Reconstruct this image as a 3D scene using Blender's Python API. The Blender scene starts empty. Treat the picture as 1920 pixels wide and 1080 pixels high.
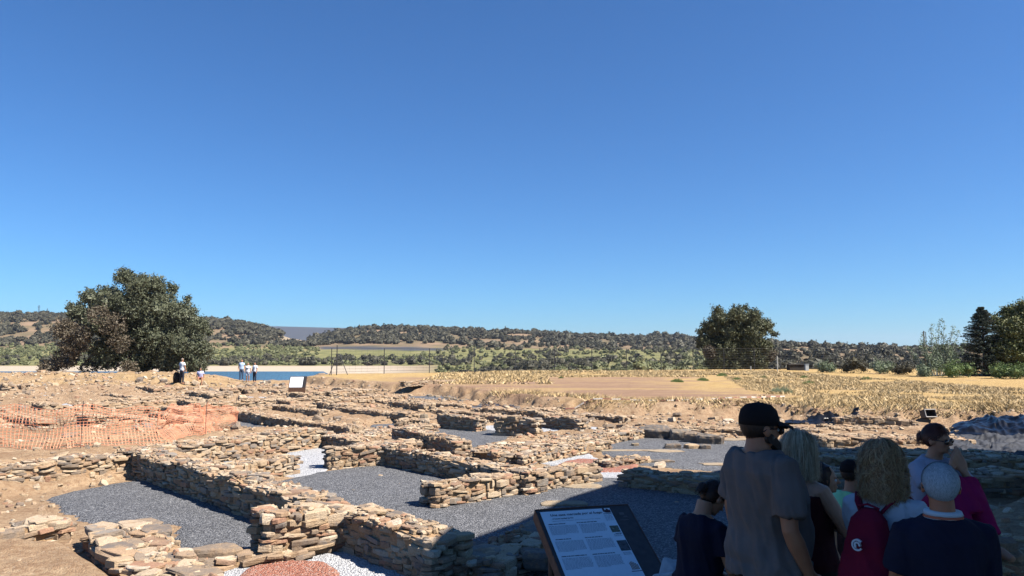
import bpy, math, random
import numpy as np
from mathutils import Vector, Matrix, Euler
R = math.radians
random.seed(7)
scene = bpy.context.scene
col = scene.collection
# ------------------------------------------------------------------ camera, world, sun, exposure
F = 1387.0; CH = 2.65; TILT = math.atan(120 / F)
cam = bpy.data.cameras.new('camera'); cam.lens = 26.0; cam.sensor_width = 36; cam.clip_end = 40000; cam.clip_start = .05
camo = bpy.data.objects.new('camera', cam); col.objects.link(camo)
camo.location = (0, 0, CH); camo.rotation_euler = (math.pi / 2 + TILT, 0, 0); scene.camera = camo
SUN_AZ = 68.0; SUN_EL = 50.0        # towards the sun: azimuth measured from straight behind the camera to its right
sdir = Vector((math.sin(R(SUN_AZ)) * math.cos(R(SUN_EL)), -math.cos(R(SUN_AZ)) * math.cos(R(SUN_EL)), math.sin(R(SUN_EL))))
world = bpy.data.worlds.new('World'); scene.world = world; world.use_nodes = True
wn = world.node_tree.nodes; wl = world.node_tree.links
bg = wn['Background']; sky = wn.new('ShaderNodeTexSky'); sky.sky_type = 'NISHITA'; sky.sun_disc = False
sky.sun_elevation = R(SUN_EL); sky.sun_rotation = math.atan2(sdir.x, sdir.y)
sky.air_density = 1.0; sky.dust_density = 0.0; sky.ozone_density = 2.5; sky.altitude = 300
tint = wn.new('ShaderNodeMix'); tint.data_type = 'RGBA'; tint.blend_type = 'MULTIPLY'; tint.inputs[0].default_value = 1; tint.inputs[7].default_value = (.47, .88, 1.34, 1)
wl.new(sky.outputs[0], tint.inputs[6]); wl.new(tint.outputs[2], bg.inputs[0]); bg.inputs[1].default_value = 0.05
sl = bpy.data.lights.new('sun', 'SUN'); sl.energy = 5.0; sl.angle = R(.5); sl.color = (1, .93, .85)
so = bpy.data.objects.new('sun', sl); col.objects.link(so); so.rotation_euler = sdir.to_track_quat('Z', 'Y').to_euler()
so.location = (0, 0, 60)
scene.view_settings.view_transform = 'Standard'; scene.view_settings.look = 'None'
scene.view_settings.exposure = 1.1; scene.view_settings.gamma = 1
scene.cycles.max_bounces = 6; scene.cycles.diffuse_bounces = 1; scene.cycles.glossy_bounces = 2
scene.cycles.transparent_max_bounces = 8; scene.cycles.use_denoising = True; scene.cycles.sample_clamp_indirect = .04

# ------------------------------------------------------------------ helpers
def at(px, py, z=0.0):
    """world point at height z seen at a pixel of the 1920 px wide photograph"""
    x = px - 960; yy = -(py - 540)
    wy = F * math.cos(TILT) - yy * math.sin(TILT); wz = F * math.sin(TILT) + yy * math.cos(TILT)
    t = (z - CH) / wz
    return Vector((x * t, wy * t, z))
def atd(px, py, y):
    """world point at forward distance y"""
    x = px - 960; yy = -(py - 540)
    wy = F * math.cos(TILT) - yy * math.sin(TILT); wz = F * math.sin(TILT) + yy * math.cos(TILT)
    t = y / wy
    return Vector((x * t, y, CH + wz * t))
def tag(o, label=None, cat=None, group=None, kind=None):
    if label: o['label'] = label
    if cat: o['category'] = cat
    if group: o['group'] = group
    if kind: o['kind'] = kind
    return o
def empty(name, loc, rz=0, label=None, cat=None, group=None):
    o = bpy.data.objects.new(name, None); col.objects.link(o); o.location = loc; o.rotation_euler = (0, 0, rz); o.empty_display_size = .2
    return tag(o, label, cat, group)
def link(name, me, mats, parent=None, loc=None, rz=0):
    o = bpy.data.objects.new(name, me); col.objects.link(o)
    if not isinstance(mats, (list, tuple)): mats = [mats]
    if len(me.materials) == 0:
        for m in mats: me.materials.append(m)
    if parent: o.parent = parent
    if loc is not None: o.location = loc
    o.rotation_euler = (0, 0, rz)
    return o
def mesh_np(name, V, loops, tot, matidx=None, smooth=False):
    me = bpy.data.meshes.new(name); V = np.asarray(V, np.float32)
    loops = np.asarray(loops, np.int32).ravel(); tot = np.asarray(tot, np.int32).ravel()
    me.vertices.add(len(V)); me.vertices.foreach_set('co', V.ravel())
    me.loops.add(len(loops)); me.loops.foreach_set('vertex_index', loops)
    me.polygons.add(len(tot)); st = np.zeros(len(tot), np.int32); st[1:] = np.cumsum(tot)[:-1]
    me.polygons.foreach_set('loop_start', st)
    try: me.polygons.foreach_set('loop_total', tot)
    except Exception: pass
    if matidx is not None: me.polygons.foreach_set('material_index', np.asarray(matidx, np.int32))
    me.polygons.foreach_set('use_smooth', np.full(len(tot), bool(smooth)))
    me.update(calc_edges=True); me.validate()
    return me
class MB:
    """collects shapes into one mesh"""
    def __init__(s): s.V = []; s.F = []
    def add(s, V, Fc):
        o = len(s.V); s.V += [tuple(v) for v in V]; s.F += [tuple(i + o for i in f) for f in Fc]
    def box(s, c, d, rz=0, M=None):
        x, y, z = [q / 2 for q in d]
        P = [Vector((a * x, b * y, e * z)) for e in (-1, 1) for a, b in ((-1, -1), (1, -1), (1, 1), (-1, 1))]
        m = Matrix.Rotation(rz, 3, 'Z') if M is None else M
        s.add([m @ p + Vector(c) for p in P], [(3, 2, 1, 0), (4, 5, 6, 7), (0, 1, 5, 4), (1, 2, 6, 5), (2, 3, 7, 6), (3, 0, 4, 7)])
    def tube(s, pts, rad, n=8, cap=True, flat=1.0):
        pts = [Vector(p) for p in pts]
        if not isinstance(rad, (list, tuple)): rad = [rad] * len(pts)
        V = []; up = Vector((0, 0, 1)); prev = None
        for i, p in enumerate(pts):
            d = (pts[min(i + 1, len(pts) - 1)] - pts[max(i - 1, 0)])
            d = d.normalized() if d.length > 1e-9 else Vector((0, 0, 1))
            if prev is None:
                a = d.cross(up if abs(d.z) < .95 else Vector((0, 1, 0))).normalized()
            else:
                a = (prev - d * prev.dot(d)); a = a.normalized() if a.length > 1e-6 else d.orthogonal().normalized()
            prev = a; b = d.cross(a)
            r = rad[i]; ra, rb = (r if isinstance(r, (tuple, list)) else (r, r * flat))
            for k in range(n):
                t = 2 * math.pi * k / n; V.append(p + a * math.cos(t) * ra + b * math.sin(t) * rb)
        Fc = []
        for i in range(len(pts) - 1):
            for k in range(n): Fc.append((i * n + k, i * n + (k + 1) % n, (i + 1) * n + (k + 1) % n, (i + 1) * n + k))
        if cap: Fc.append(tuple(range(n))[::-1]); Fc.append(tuple((len(pts) - 1) * n + k for k in range(n)))
        s.add(V, Fc)
    def ell(s, c, r, nu=12, nv=8, M=None):
        c = Vector(c); V = [Vector((0, 0, -r[2]))]
        for j in range(1, nv):
            p = -math.pi / 2 + math.pi * j / nv
            for i in range(nu):
                t = 2 * math.pi * i / nu; V.append(Vector((r[0] * math.cos(p) * math.cos(t), r[1] * math.cos(p) * math.sin(t), r[2] * math.sin(p))))
        V.append(Vector((0, 0, r[2]))); Fc = []
        for i in range(nu): Fc.append((0, 1 + (i + 1) % nu, 1 + i))
        for j in range(nv - 2):
            for i in range(nu):
                a = 1 + j * nu; Fc.append((a + i, a + (i + 1) % nu, a + nu + (i + 1) % nu, a + nu + i))
        L = len(V) - 1; a = 1 + (nv - 2) * nu
        for i in range(nu): Fc.append((a + i, a + (i + 1) % nu, L))
        if M is not None: V = [M @ v for v in V]
        s.add([v + c for v in V], Fc)
    def loft(s, rings, n=20):
        """rings: (x, y, z, half width, half depth[, power])"""
        V = []
        for r in rings:
            pw = r[5] if len(r) > 5 else 2.0
            for k in range(n):
                t = 2 * math.pi * k / n; ct, st = math.cos(t), math.sin(t)
                V.append((r[0] + r[3] * math.copysign(abs(ct) ** (2 / pw), ct), r[1] + r[4] * math.copysign(abs(st) ** (2 / pw), st), r[2]))
        Fc = []
        for i in range(len(rings) - 1):
            for k in range(n): Fc.append((i * n + k, i * n + (k + 1) % n, (i + 1) * n + (k + 1) % n, (i + 1) * n + k))
        Fc.append(tuple(range(n))[::-1]); Fc.append(tuple((len(rings) - 1) * n + k for k in range(n)))
        s.add(V, Fc)
    def mesh(s, name, smooth=False):
        me = bpy.data.meshes.new(name); me.from_pydata(s.V, [], s.F); me.update()
        if smooth: me.polygons.foreach_set('use_smooth', [True] * len(me.polygons))
        return me
    def build(s, name, mat, parent=None, loc=None, rz=0, smooth=False): return link(name, s.mesh(name, smooth), mat, parent, loc, rz)

def _h(ix, iy, seed):
    n = (ix.astype(np.int64) * 374761393 + iy.astype(np.int64) * 668265263 + seed * 1442695) & 0x7fffffff
    n = ((n ^ (n >> 13)) * 1274126177) & 0x7fffffff
    n = (n ^ (n >> 16)) & 0xffff
    return n / 65535.0
def vn(x, y, s=0):
    x = np.asarray(x, float); y = np.asarray(y, float)
    ix = np.floor(x); iy = np.floor(y); fx = x - ix; fy = y - iy
    fx = fx * fx * (3 - 2 * fx); fy = fy * fy * (3 - 2 * fy)
    a = _h(ix, iy, s); b = _h(ix + 1, iy, s); c = _h(ix, iy + 1, s); d = _h(ix + 1, iy + 1, s)
    return (a + (b - a) * fx) * (1 - fy) + (c + (d - c) * fx) * fy
def fbm(x, y, s=0, o=4):
    t = 0; a = 1; w = 0
    for i in range(o):
        t = t + a * vn(x * 2 ** i, y * 2 ** i, s + i * 17); w += a; a *= .5
    return t / w
def sst(a, b, x):
    t = np.clip((x - a) / (b - a), 0, 1); return t * t * (3 - 2 * t)
def sdf(P, x, y):
    """signed distance to a polygon, negative inside"""
    P = np.array([(p[0], p[1]) for p in P], float); d = np.full(x.shape, 1e9); s = np.zeros(x.shape, bool)
    for i in range(len(P)):
        a = P[i]; b = P[i - 1]; e = b - a; wx = x - a[0]; wy = y - a[1]
        t = np.clip((wx * e[0] + wy * e[1]) / max(e @ e, 1e-9), 0, 1)
        d = np.minimum(d, (wx - e[0] * t) ** 2 + (wy - e[1] * t) ** 2)
        c = ((a[1] > y) != (b[1] > y)); 
        with np.errstate(divide='ignore', invalid='ignore'):
            xi = (b[0] - a[0]) * (y - a[1]) / (b[1] - a[1] if b[1] != a[1] else 1e-9) + a[0]
        s ^= c & (x < xi)
    return np.where(s, -1, 1) * np.sqrt(d)
def segd(a, b, x, y):
    e = (b[0] - a[0], b[1] - a[1]); t = np.clip(((x - a[0]) * e[0] + (y - a[1]) * e[1]) / (e[0] ** 2 + e[1] ** 2), 0, 1)
    return np.hypot(x - a[0] - e[0] * t, y - a[1] - e[1] * t)

# ------------------------------------------------------------------ materials
def newmat(name, rough=.85, spec=.25):
    m = bpy.data.materials.new(name); m.use_nodes = True; nt = m.node_tree; b = nt.nodes['Principled BSDF']
    b.inputs['Roughness'].default_value = rough; b.inputs['Specular IOR Level'].default_value = spec
    return m, nt, b
def nd(nt, t, **k):
    n = nt.nodes.new(t)
    for a, v in k.items():
        if a.startswith('i_'): n.inputs[a[2:].replace('_', ' ')].default_value = v
        else: setattr(n, a, v)
    return n
def ramp(nt, src, stops, interp='LINEAR'):
    r = nt.nodes.new('ShaderNodeValToRGB'); r.color_ramp.interpolation = interp; e = r.color_ramp.elements
    while len(e) < len(stops): e.new(.5)
    for i, (p, c) in enumerate(stops): e[i].position = p; e[i].color = (*c, 1) if len(c) == 3 else c
    nt.links.new(src, r.inputs[0]); return r.outputs[0]
def mix(nt, f, a, b, mode='MIX'):
    m = nt.nodes.new('ShaderNodeMix'); m.data_type = 'RGBA'; m.blend_type = mode
    for s, v in ((0, f), (6, a), (7, b)):
        if hasattr(v, 'links') or isinstance(v, bpy.types.NodeSocket): nt.links.new(v, m.inputs[s])
        elif s == 0: m.inputs[0].default_value = v
        else: m.inputs[s].default_value = (*v, 1)
    return m.outputs[2]
def noise(nt, vec, scale, detail=4, rough=.55, dist=0):
    n = nd(nt, 'ShaderNodeTexNoise'); n.inputs['Scale'].default_value = scale; n.inputs['Detail'].default_value = detail
    n.inputs['Roughness'].default_value = rough; n.inputs['Distortion'].default_value = dist
    if vec: nt.links.new(vec, n.inputs['Vector'])
    return n
def coord(nt, which='Object', scale=None):
    t = nt.nodes.new('ShaderNodeTexCoord'); o = t.outputs[which]
    if which == 'World': pass
    if scale:
        mp = nt.nodes.new('ShaderNodeMapping'); mp.inputs['Scale'].default_value = scale; nt.links.new(o, mp.inputs[0]); o = mp.outputs[0]
    return o
def bump(nt, b, h, strength=.4, dist=.02):
    n = nd(nt, 'ShaderNodeBump'); n.inputs['Strength'].default_value = strength; n.inputs['Distance'].default_value = dist
    nt.links.new(h, n.inputs['Height']); nt.links.new(n.outputs[0], b.inputs['Normal']); return n
def plain(name, c, rough=.6, spec=.3, metal=0, var=.12, scale=30, bs=0.0, bd=.003):
    m, nt, b = newmat(name, rough, spec); b.inputs['Metallic'].default_value = metal
    n = noise(nt, coord(nt), scale, 5)
    hi = tuple(min(1, q * (1 + var)) for q in c); lo = tuple(q * (1 - var) for q in c)
    nt.links.new(ramp(nt, n.outputs[0], [(.3, lo), (.7, hi)]), b.inputs['Base Color'])
    if bs: bump(nt, b, n.outputs[0], bs, bd)
    return m
def stone_mat(name, cols, grain=1.0):
    m, nt, b = newmat(name, .9, .2); g = nd(nt, 'ShaderNodeNewGeometry'); r = g.outputs['Random Per Island']
    c = ramp(nt, r, cols, 'CONSTANT'); co = coord(nt)
    n1 = noise(nt, co, 9, 5, .6); n2 = noise(nt, coord(nt, 'Object', (6, 6, 40)), 2.2, 5, .65); n3 = noise(nt, co, 70, 3, .6)
    c = mix(nt, ramp(nt, n1.outputs[0], [(.46, (0, 0, 0)), (.80, (.85, .85, .85))]), c, (.44, .30, .17))
    c = mix(nt, ramp(nt, n3.outputs[0], [(.45, (0, 0, 0)), (.75, (.6, .6, .6))]), c, (.10, .08, .06))
    n4 = noise(nt, co, 3.2, 4, .6)
    c = mix(nt, ramp(nt, n4.outputs[0], [(.56, (0, 0, 0)), (.7, (.55, .55, .55))]), c, (.15, .09, .05))
    nt.links.new(c, b.inputs['Base Color'])
    ad = nd(nt, 'ShaderNodeMath', operation='ADD'); nt.links.new(n2.outputs[0], ad.inputs[0])
    ml = nd(nt, 'ShaderNodeMath', operation='MULTIPLY'); nt.links.new(n3.outputs[0], ml.inputs[0]); ml.inputs[1].default_value = .5
    nt.links.new(ml.outputs[0], ad.inputs[1]); bump(nt, b, ad.outputs[0], .7, .03 * grain)
    return m
SC = [(0, (.52, .385, .245)), (.13, (.38, .275, .185)), (.25, (.60, .47, .32)), (.36, (.27, .215, .165)), (.47, (.47, .32, .20)), (.58, (.30, .265, .225)), (.66, (.55, .43, .30)), (.78, (.20, .17, .145)), (.84, (.42, .24, .155)), (.90, (.66, .55, .41)), (.95, (.34, .22, .15))]
SC = [(p, tuple(.88 * q for q in c)) for p, c in SC]
M_stone = stone_mat('schist_stone', SC)
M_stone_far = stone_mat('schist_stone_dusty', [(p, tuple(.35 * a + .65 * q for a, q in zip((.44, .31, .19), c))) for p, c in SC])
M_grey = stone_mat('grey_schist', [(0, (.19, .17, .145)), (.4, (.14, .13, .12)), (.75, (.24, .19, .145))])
M_pale = stone_mat('pale_stone', [(0, (.40, .33, .24)), (.5, (.33, .27, .19))])
M_mortar = plain('earth_mortar', (.34, .225, .13), .95, .1, var=.25, scale=25, bs=.8, bd=.03)

def gravel_mat(name, stops, scale=44):
    m, nt, b = newmat(name, .85, .25); co = coord(nt)
    v = nd(nt, 'ShaderNodeTexVoronoi', feature='F1'); v.inputs['Scale'].default_value = scale; nt.links.new(co, v.inputs['Vector'])
    v.inputs['Randomness'].default_value = 1
    sp = nd(nt, 'ShaderNodeSeparateColor'); nt.links.new(v.outputs['Color'], sp.inputs[0])
    c = ramp(nt, sp.outputs[0], stops, 'CONSTANT')
    n = noise(nt, co, 1.3, 4, .6); c = mix(nt, ramp(nt, n.outputs[0], [(.35, (0, 0, 0)), (.75, (.35, .35, .35))]), c, tuple(q * .55 for q in stops[1][1]), 'MIX')
    nt.links.new(c, b.inputs['Base Color'])
    inv = nd(nt, 'ShaderNodeMath', operation='SUBTRACT'); inv.inputs[0].default_value = 1; nt.links.new(v.outputs['Distance'], inv.inputs[1])
    bump(nt, b, inv.outputs[0], 1.0, .03)
    return m
M_gdark = gravel_mat('blue_grey_gravel', [(0, (.085, .088, .094)), (.3, (.155, .159, .166)), (.55, (.23, .234, .24)), (.78, (.11, .114, .122)), (.93, (.33, .33, .335))])
M_gwhite = gravel_mat('white_gravel', [(0, (.46, .47, .48)), (.35, (.56, .565, .57)), (.7, (.30, .31, .32)), (.9, (.62, .62, .61))])
M_gred = gravel_mat('red_gravel', [(0, (.38, .15, .10)), (.35, (.44, .23, .165)), (.6, (.30, .115, .075)), (.85, (.48, .34, .28))])

def ground_mat():
    m, nt, b = newmat('ground_soil', .95, .1); co = coord(nt)
    z = nd(nt, 'ShaderNodeVertexColor', layer_name='zone'); sp = nd(nt, 'ShaderNodeSeparateColor'); nt.links.new(z.outputs[0], sp.inputs[0])
    a = noise(nt, co, .8, 6, .65); s = noise(nt, co, 9, 5, .7); f = noise(nt, co, 45, 3, .6)
    soil = ramp(nt, a.outputs[0], [(.3, (.28, .185, .11)), (.5, (.40, .28, .17)), (.7, (.47, .345, .22))])
    soil = mix(nt, ramp(nt, s.outputs[0], [(.42, (0, 0, 0)), (.62, (.7, .7, .7))]), soil, (.22, .13, .075))
    v = nd(nt, 'ShaderNodeTexVoronoi'); v.inputs['Scale'].default_value = 14; nt.links.new(co, v.inputs['Vector'])
    soil = mix(nt, ramp(nt, v.outputs['Distance'], [(.12, (.6, .6, .6)), (.28, (0, 0, 0))]), soil, (.42, .33, .23))
    gn = noise(nt, coord(nt, 'Object', (1, 3.0, 1)), 1.6, 6, .7)
    dry = ramp(nt, gn.outputs[0], [(.3, (.30, .185, .08)), (.5, (.44, .30, .125)), (.68, (.52, .39, .19))])
    tn = noise(nt, coord(nt, 'Object', (1, 5.0, 1)), .9, 6, .7)
    till = ramp(nt, tn.outputs[0], [(.35, (.25, .155, .10)), (.6, (.32, .21, .135)), (.75, (.39, .27, .175))])
    hn = noise(nt, co, .03, 6, .65)
    hill = ramp(nt, hn.outputs[0], [(.35, (.11, .10, .055)), (.5, (.19, .14, .085)), (.62, (.26, .18, .115))])
    green = ramp(nt, noise(nt, co, .05, 6, .7).outputs[0], [(.35, (.12, .125, .05)), (.55, (.20, .19, .08)), (.7, (.29, .25, .13))])
    c = mix(nt, sp.outputs[0], soil, dry); c = mix(nt, sp.outputs[2], c, till)
    z2 = nd(nt, 'ShaderNodeVertexColor', layer_name='zone2'); s2 = nd(nt, 'ShaderNodeSeparateColor'); nt.links.new(z2.outputs[0], s2.inputs[0])
    c = mix(nt, s2.outputs[0], c, hill); c = mix(nt, sp.outputs[1], c, green); c = mix(nt, s2.outputs[1], c, (.42, .35, .26)); c = mix(nt, s2.outputs[2], c, (.062, .066, .074))
    nt.links.new(c, b.inputs['Base Color'])
    ad = nd(nt, 'ShaderNodeMath', operation='ADD'); nt.links.new(s.outputs[0], ad.inputs[0]); nt.links.new(f.outputs[0], ad.inputs[1])
    bump(nt, b, ad.outputs[0], .9, .05)
    return m
M_ground = ground_mat()
def leaf_mat(name, cols, rough=.6, trans=.0):
    m, nt, b = newmat(name, rough, .25); g = nd(nt, 'ShaderNodeNewGeometry')
    n = noise(nt, coord(nt), .9, 4, .6); 
    c = ramp(nt, g.outputs['Random Per Island'], cols)
    c = mix(nt, ramp(nt, n.outputs[0], [(.35, (0, 0, 0)), (.65, (.6, .6, .6))]), c, tuple(q * .75 for q in cols[0][1]))
    nt.links.new(c, b.inputs['Base Color'])
    return m
M_oak = leaf_mat('holm_oak_leaf', [(0, (.055, .065, .035)), (.4, (.09, .10, .055)), (.75, (.13, .14, .085)), (1, (.20, .21, .14))])
M_oak2 = leaf_mat('holm_oak_leaf_warm', [(0, (.045, .055, .025)), (.5, (.085, .09, .04)), (1, (.16, .16, .08))])
M_dead = leaf_mat('withered_leaf', [(0, (.065, .055, .035)), (.5, (.11, .09, .06)), (1, (.18, .145, .10))])
M_conif = leaf_mat('conifer_needles', [(0, (.02, .032, .02)), (.5, (.035, .05, .032)), (1, (.07, .085, .055))])
M_poplar = leaf_mat('pale_poplar_leaf', [(0, (.12, .16, .08)), (.5, (.20, .25, .14)), (1, (.34, .38, .26))])
M_gold = leaf_mat('olive_gold_leaf', [(0, (.06, .075, .02)), (.5, (.12, .13, .04)), (1, (.20, .20, .08))])
M_greensh = leaf_mat('bright_shrub_leaf', [(0, (.08, .13, .03)), (.5, (.13, .19, .06)), (1, (.22, .28, .10))])
M_hillbush = leaf_mat('hill_bush_leaf', [(0, (.040, .039, .024)), (.5, (.068, .064, .039)), (1, (.115, .105, .066))])
M_river = leaf_mat('riverside_bush_leaf', [(0, (.085, .09, .038)), (.5, (.14, .15, .062)), (1, (.22, .22, .11))])
M_grass = leaf_mat('dry_straw', [(0, (.48, .32, .14)), (.5, (.66, .47, .22)), (1, (.80, .62, .35))])
M_bark = plain('bark', (.13, .10, .08), .9, .1, var=.4, scale=12, bs=.6, bd=.03)
M_water = plain('river_water', (.05, .14, .26), .12, .5, var=.15, scale=.05)
def _w():
    m, nt, b = newmat('river_surface', .15, .5); n = noise(nt, coord(nt, 'Object', (1, 4, 1)), .35, 4)
    nt.links.new(ramp(nt, n.outputs[0], [(.3, (.035, .085, .12)), (.7, (.07, .145, .19))]), b.inputs['Base Color']); bump(nt, b, n.outputs[0], .5, .3); return m
M_water = _w()

# ------------------------------------------------------------------ ground
GP = {   # gravel beds traced on the ground, pixels
 'dark': [[(75, 968), (200, 941), (340, 924), (430, 930), (520, 1000), (480, 1040), (400, 1062), (330, 1050), (325, 1000), (150, 1002)],
          [(520, 905), (600, 885), (765, 867), (980, 893), (800, 965), (640, 975)],
          [(775, 966), (1120, 892), (1200, 905), (1350, 925), (1620, 960), (1620, 1290), (1180, 1290), (1000, 1080), (860, 1085), (640, 1000)],
          [(740, 806), (800, 799), (830, 796), (985, 815), (900, 845), (850, 830)],
          [(1122, 836), (1150, 822), (1200, 815), (1330, 828), (1580, 822), (1590, 872), (1350, 886), (1190, 872), (1130, 852)],
          [(440, 792), (485, 788), (560, 799), (520, 808), (430, 806)],
          [(695, 797), (760, 794), (745, 806), (700, 809)],
          [(735, 745), (800, 743), (890, 747), (905, 756), (860, 758), (800, 752)],
          [(880, 762), (900, 760), (902, 775), (885, 776)], [(925, 761), (985, 761), (980, 768), (925, 768)]],
 'white': [[(388, 866), (400, 850), (485, 848), (470, 866), (440, 876)],
           [(535, 893), (540, 850), (590, 840), (640, 838), (612, 888), (560, 897)],
           [(360, 1075), (480, 1040), (640, 1000), (760, 1060), (880, 1085), (1180, 1290), (300, 1290), (330, 1120)],
           [(1005, 866), (1040, 855), (1100, 850), (1120, 862), (1060, 880)],
           [(1100, 905), (1110, 880), (1180, 880), (1185, 905)],
           [(895, 800), (945, 797), (945, 812), (895, 808)], [(1012, 800), (1060, 797), (1135, 803), (1130, 812), (1018, 815)],
           [(68, 746), (80, 740), (110, 741), (104, 749)], [(440, 750), (452, 744), (500, 745), (495, 752)], [(100, 762), (125, 757), (140, 763), (115, 768)]],
 'red': [[(450, 1100), (480, 1067), (540, 1052), (600, 1056), (640, 1080), (670, 1130), (560, 1160)],
         [(1048, 872), (1080, 862), (1150, 864), (1195, 870), (1185, 886), (1110, 888)]]}
def P2(l, z=0): return [at(a, b, z)[:2] for a, b in l]
GW = {k: [P2(p) for p in v] for k, v in GP.items()}
GW['dark'][0] = [at(a, b, z)[:2] for a, b, z in ((78, 966, -.3), (200, 941, -.33), (340, 924, -.35), (420, 932, -.3), (540, 1000, -.1), (480, 1040, -.05), (400, 1062, 0), (330, 1050, 0), (325, 1000, -.1), (150, 1004, -.2))]
FIELD = [(-16.5, 60), (-8.8, 48.5), (-6.8, 46.2), (-4.6, 45.4), (-2.6, 42.5), (-1.5, 38.8), (-.7, 37.0), (1.2, 34.2), (2.4, 31.4), (3.8, 29.8), (6, 29.6), (9.6, 30.2), (11.5, 27.6), (14.0, 26.6), (18, 26.3), (24, 26), (60, 26), (80, 90), (20, 82), (-11.6, 69), (-17, 66)]
PLAT = [(-5, -14), (-3.5, 3.6), (-.6, 4.4), (1.2, 5.15), (2.4, 5.3), (3.3, 6.2), (4.9, 8.2), (6.6, 10.4), (9.4, 12.8), (14, 15), (40, 15), (40, -14)]
LROOM = [(-9.9, 14.4), (-8.3, 16.4), (-4.0, 11.4), (-5.2, 10.4), (-7.4, 11.6)]
SOILBL = [(-13, 9.9), (-6.7, 9.9), (-5.75, 9.7), (-3.3, 7.2), (-2.9, 4), (-13, 4)]
SKX = [-1500, -400, 0, 130, 400, 450, 500, 540, 575, 600, 650, 700, 780, 860, 1000, 1150, 1290, 1400, 1470, 1560, 1700, 1920, 2400, 4000]
SKY_ = [604, 600, 593, 594, 603, 608, 619, 634, 640, 634, 624, 619, 618, 622, 629, 636, 641, 646, 648, 654, 658, 658, 650, 650]
DX = [-1500, 0, 400, 560, 700, 900, 1290, 1500, 1700, 1920, 4000]; DY = [600, 606, 611, 615, 618, 634, 648, 652, 653, 655, 650]
def zfun(x, y):
    x = np.asarray(x, float); y = np.asarray(y, float)
    n1 = fbm(x * .35, y * .35, 3, 4) - .5; n2 = fbm(x * 2.2, y * 2.2, 9, 3) - .5
    gm = np.full(x.shape, 1e9)
    near = (y > -5) & (y < 95) & (np.abs(x) < 80)
    if near.any():
        xn, yn = x[near], y[near]; g = np.full(xn.shape, 1e9)
        for k in GW:
            for p in GW[k]: g = np.minimum(g, sdf(p, xn, yn))
        gm[near] = g
    flat = sst(0.02, .45, gm)
    z = (n1 * .30 + n2 * .08 + .03) * flat * sst(10, 22, y) * sst(6, 10, y) + (n2 * .05 + .015) * flat - .004
    n3 = np.abs(fbm(x * 1.7 + 3, y * 1.7, 66, 3) * 2 - 1)
    z = z + (.10 + .16 * (.28 - n3)) * sst(.03, .4, gm) * sst(14, 24, y)
    d = sdf(FIELD, x, y); fz = .62 + .003 * (y - 30) + n2 * .06 + n1 * .05
    # rough earth bank under the field
    f = sst(.75, -.25, d + n2 * 1.2 + n1 * 1.1)
    z = z * (1 - f) + fz * f
    # mound on the left, standing beyond the ruins
    m = sst(51.0, 57.5, y + n1 * 3) * sst(480, 330, 960 + F * x / np.maximum(y, 1)) ; z = z + m * (.50 + n2 * .16 + n1 * .12)
    m2 = sst(36, 47, y) * sst(-16, -26, x) * sst(470, 400, 960 + F * x / np.maximum(y, 1)); z = z + .22 * m2 + m2 * n2 * .3
    # earth behind and before the long left wall
    A = (-12.4, 11.9); B = (-8.28, 16.4)
    sgn = ((B[0] - A[0]) * (y - A[1]) - (B[1] - A[1]) * (x - A[0])) / math.hypot(B[0] - A[0], B[1] - A[1])
    leftz = sst(-6.2, -7.4, x)
    z = z + .46 * sst(.0, .5, sgn) * sst(-7.2, -9.6, x) * sst(26, 18, y) * sst(.05, .5, gm)
    z = z - .33 * sst(.5, -.3, sdf(LROOM, x, y)) * sst(10.6, 13.6, y)
    bank = sst(-1.9, -.25, sgn + n1 * .5) * sst(.3, .0, sgn) * sst(-6.6, -7.9, x) * sst(0.0, .7, gm) * sst(8, 9.5, y)
    z = z + (.52 + n2 * .25) * bank
    z = z + .24 * sst(.25, -.1, sdf(SOILBL, x, y)) + n2 * .06 * sst(.2, -.2, sdf(SOILBL, x, y))
    z = np.maximum(z, (.55 + n2 * .03 + n1 * .03) * sst(.65, -.25, sdf(PLAT, x, y) + n1 * .4))
    # beyond the site
    back = 65 + np.clip(.36 * (x + 12), -2, 17)
    back = np.where(x < -17, 60 + 3 * sst(-24, -17, x), back)
    u = 960 + F * x / np.maximum(y, 1) * 1.004
    w = sst(0, 1, (y - back) / 90); wr = sst(760, 1250, u)
    zl = -6.6 + .45 * 1; zr = -3.2
    # left: river bed, sand bank, plain, hills
    zL = -6.4 + 1.5 * sst(292, 308, y + n1 * 10) + .3 * sst(308, 390, y) + 10.5 * sst(385, 620, y)
    zL = np.where(y < 200, -5.9 - .5 * sst(120, 165, y), zL)
    ridge = 2.65 + (660 - np.interp(u, SKX, SKY_)) / F * 900
    hl = sst(0, 1, (y - 560) / 340) ** .85
    big = fbm(x * .012, y * .012, 21, 4) - .5
    zL = zL * (1 - hl) + ridge * hl + big * 26 * hl * (1 - sst(.8, 1, hl))
    rr = 2.65 + (660 - np.interp(u, SKX, SKY_)) / F * 520
    hr = sst(0, 1, (y - 95) / 420)
    zR = -3.4 * (1 - hr) + rr * hr + big * 7 * hr * (1 - sst(.85, 1, hr))
    wh = sst(1330, 1480, u)
    mid = -3.2 + 7.5 * sst(170, 600, y); mid = mid * (1 - hl) + ridge * hl + big * 26 * hl * (1 - sst(.8, 1, hl))
    zz = zL * (1 - wr) + mid * wr; zz = zz * (1 - wh) + zR * wh
    zz = zz - sst(1000, 2200, y) * 60 * (1 - sst(2300, 3200, y))
    dist = 2.65 + (660 - np.interp(u, DX, DY)) / F * 3500
    zz = zz * (1 - sst(2300, 3400, y)) + dist * sst(2300, 3400, y)
    z = z * (1 - w) + zz * w
    behind = sst(-14, -30, y); z = z * (1 - behind) + .5 * behind
    return z
_zc = {}
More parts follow.
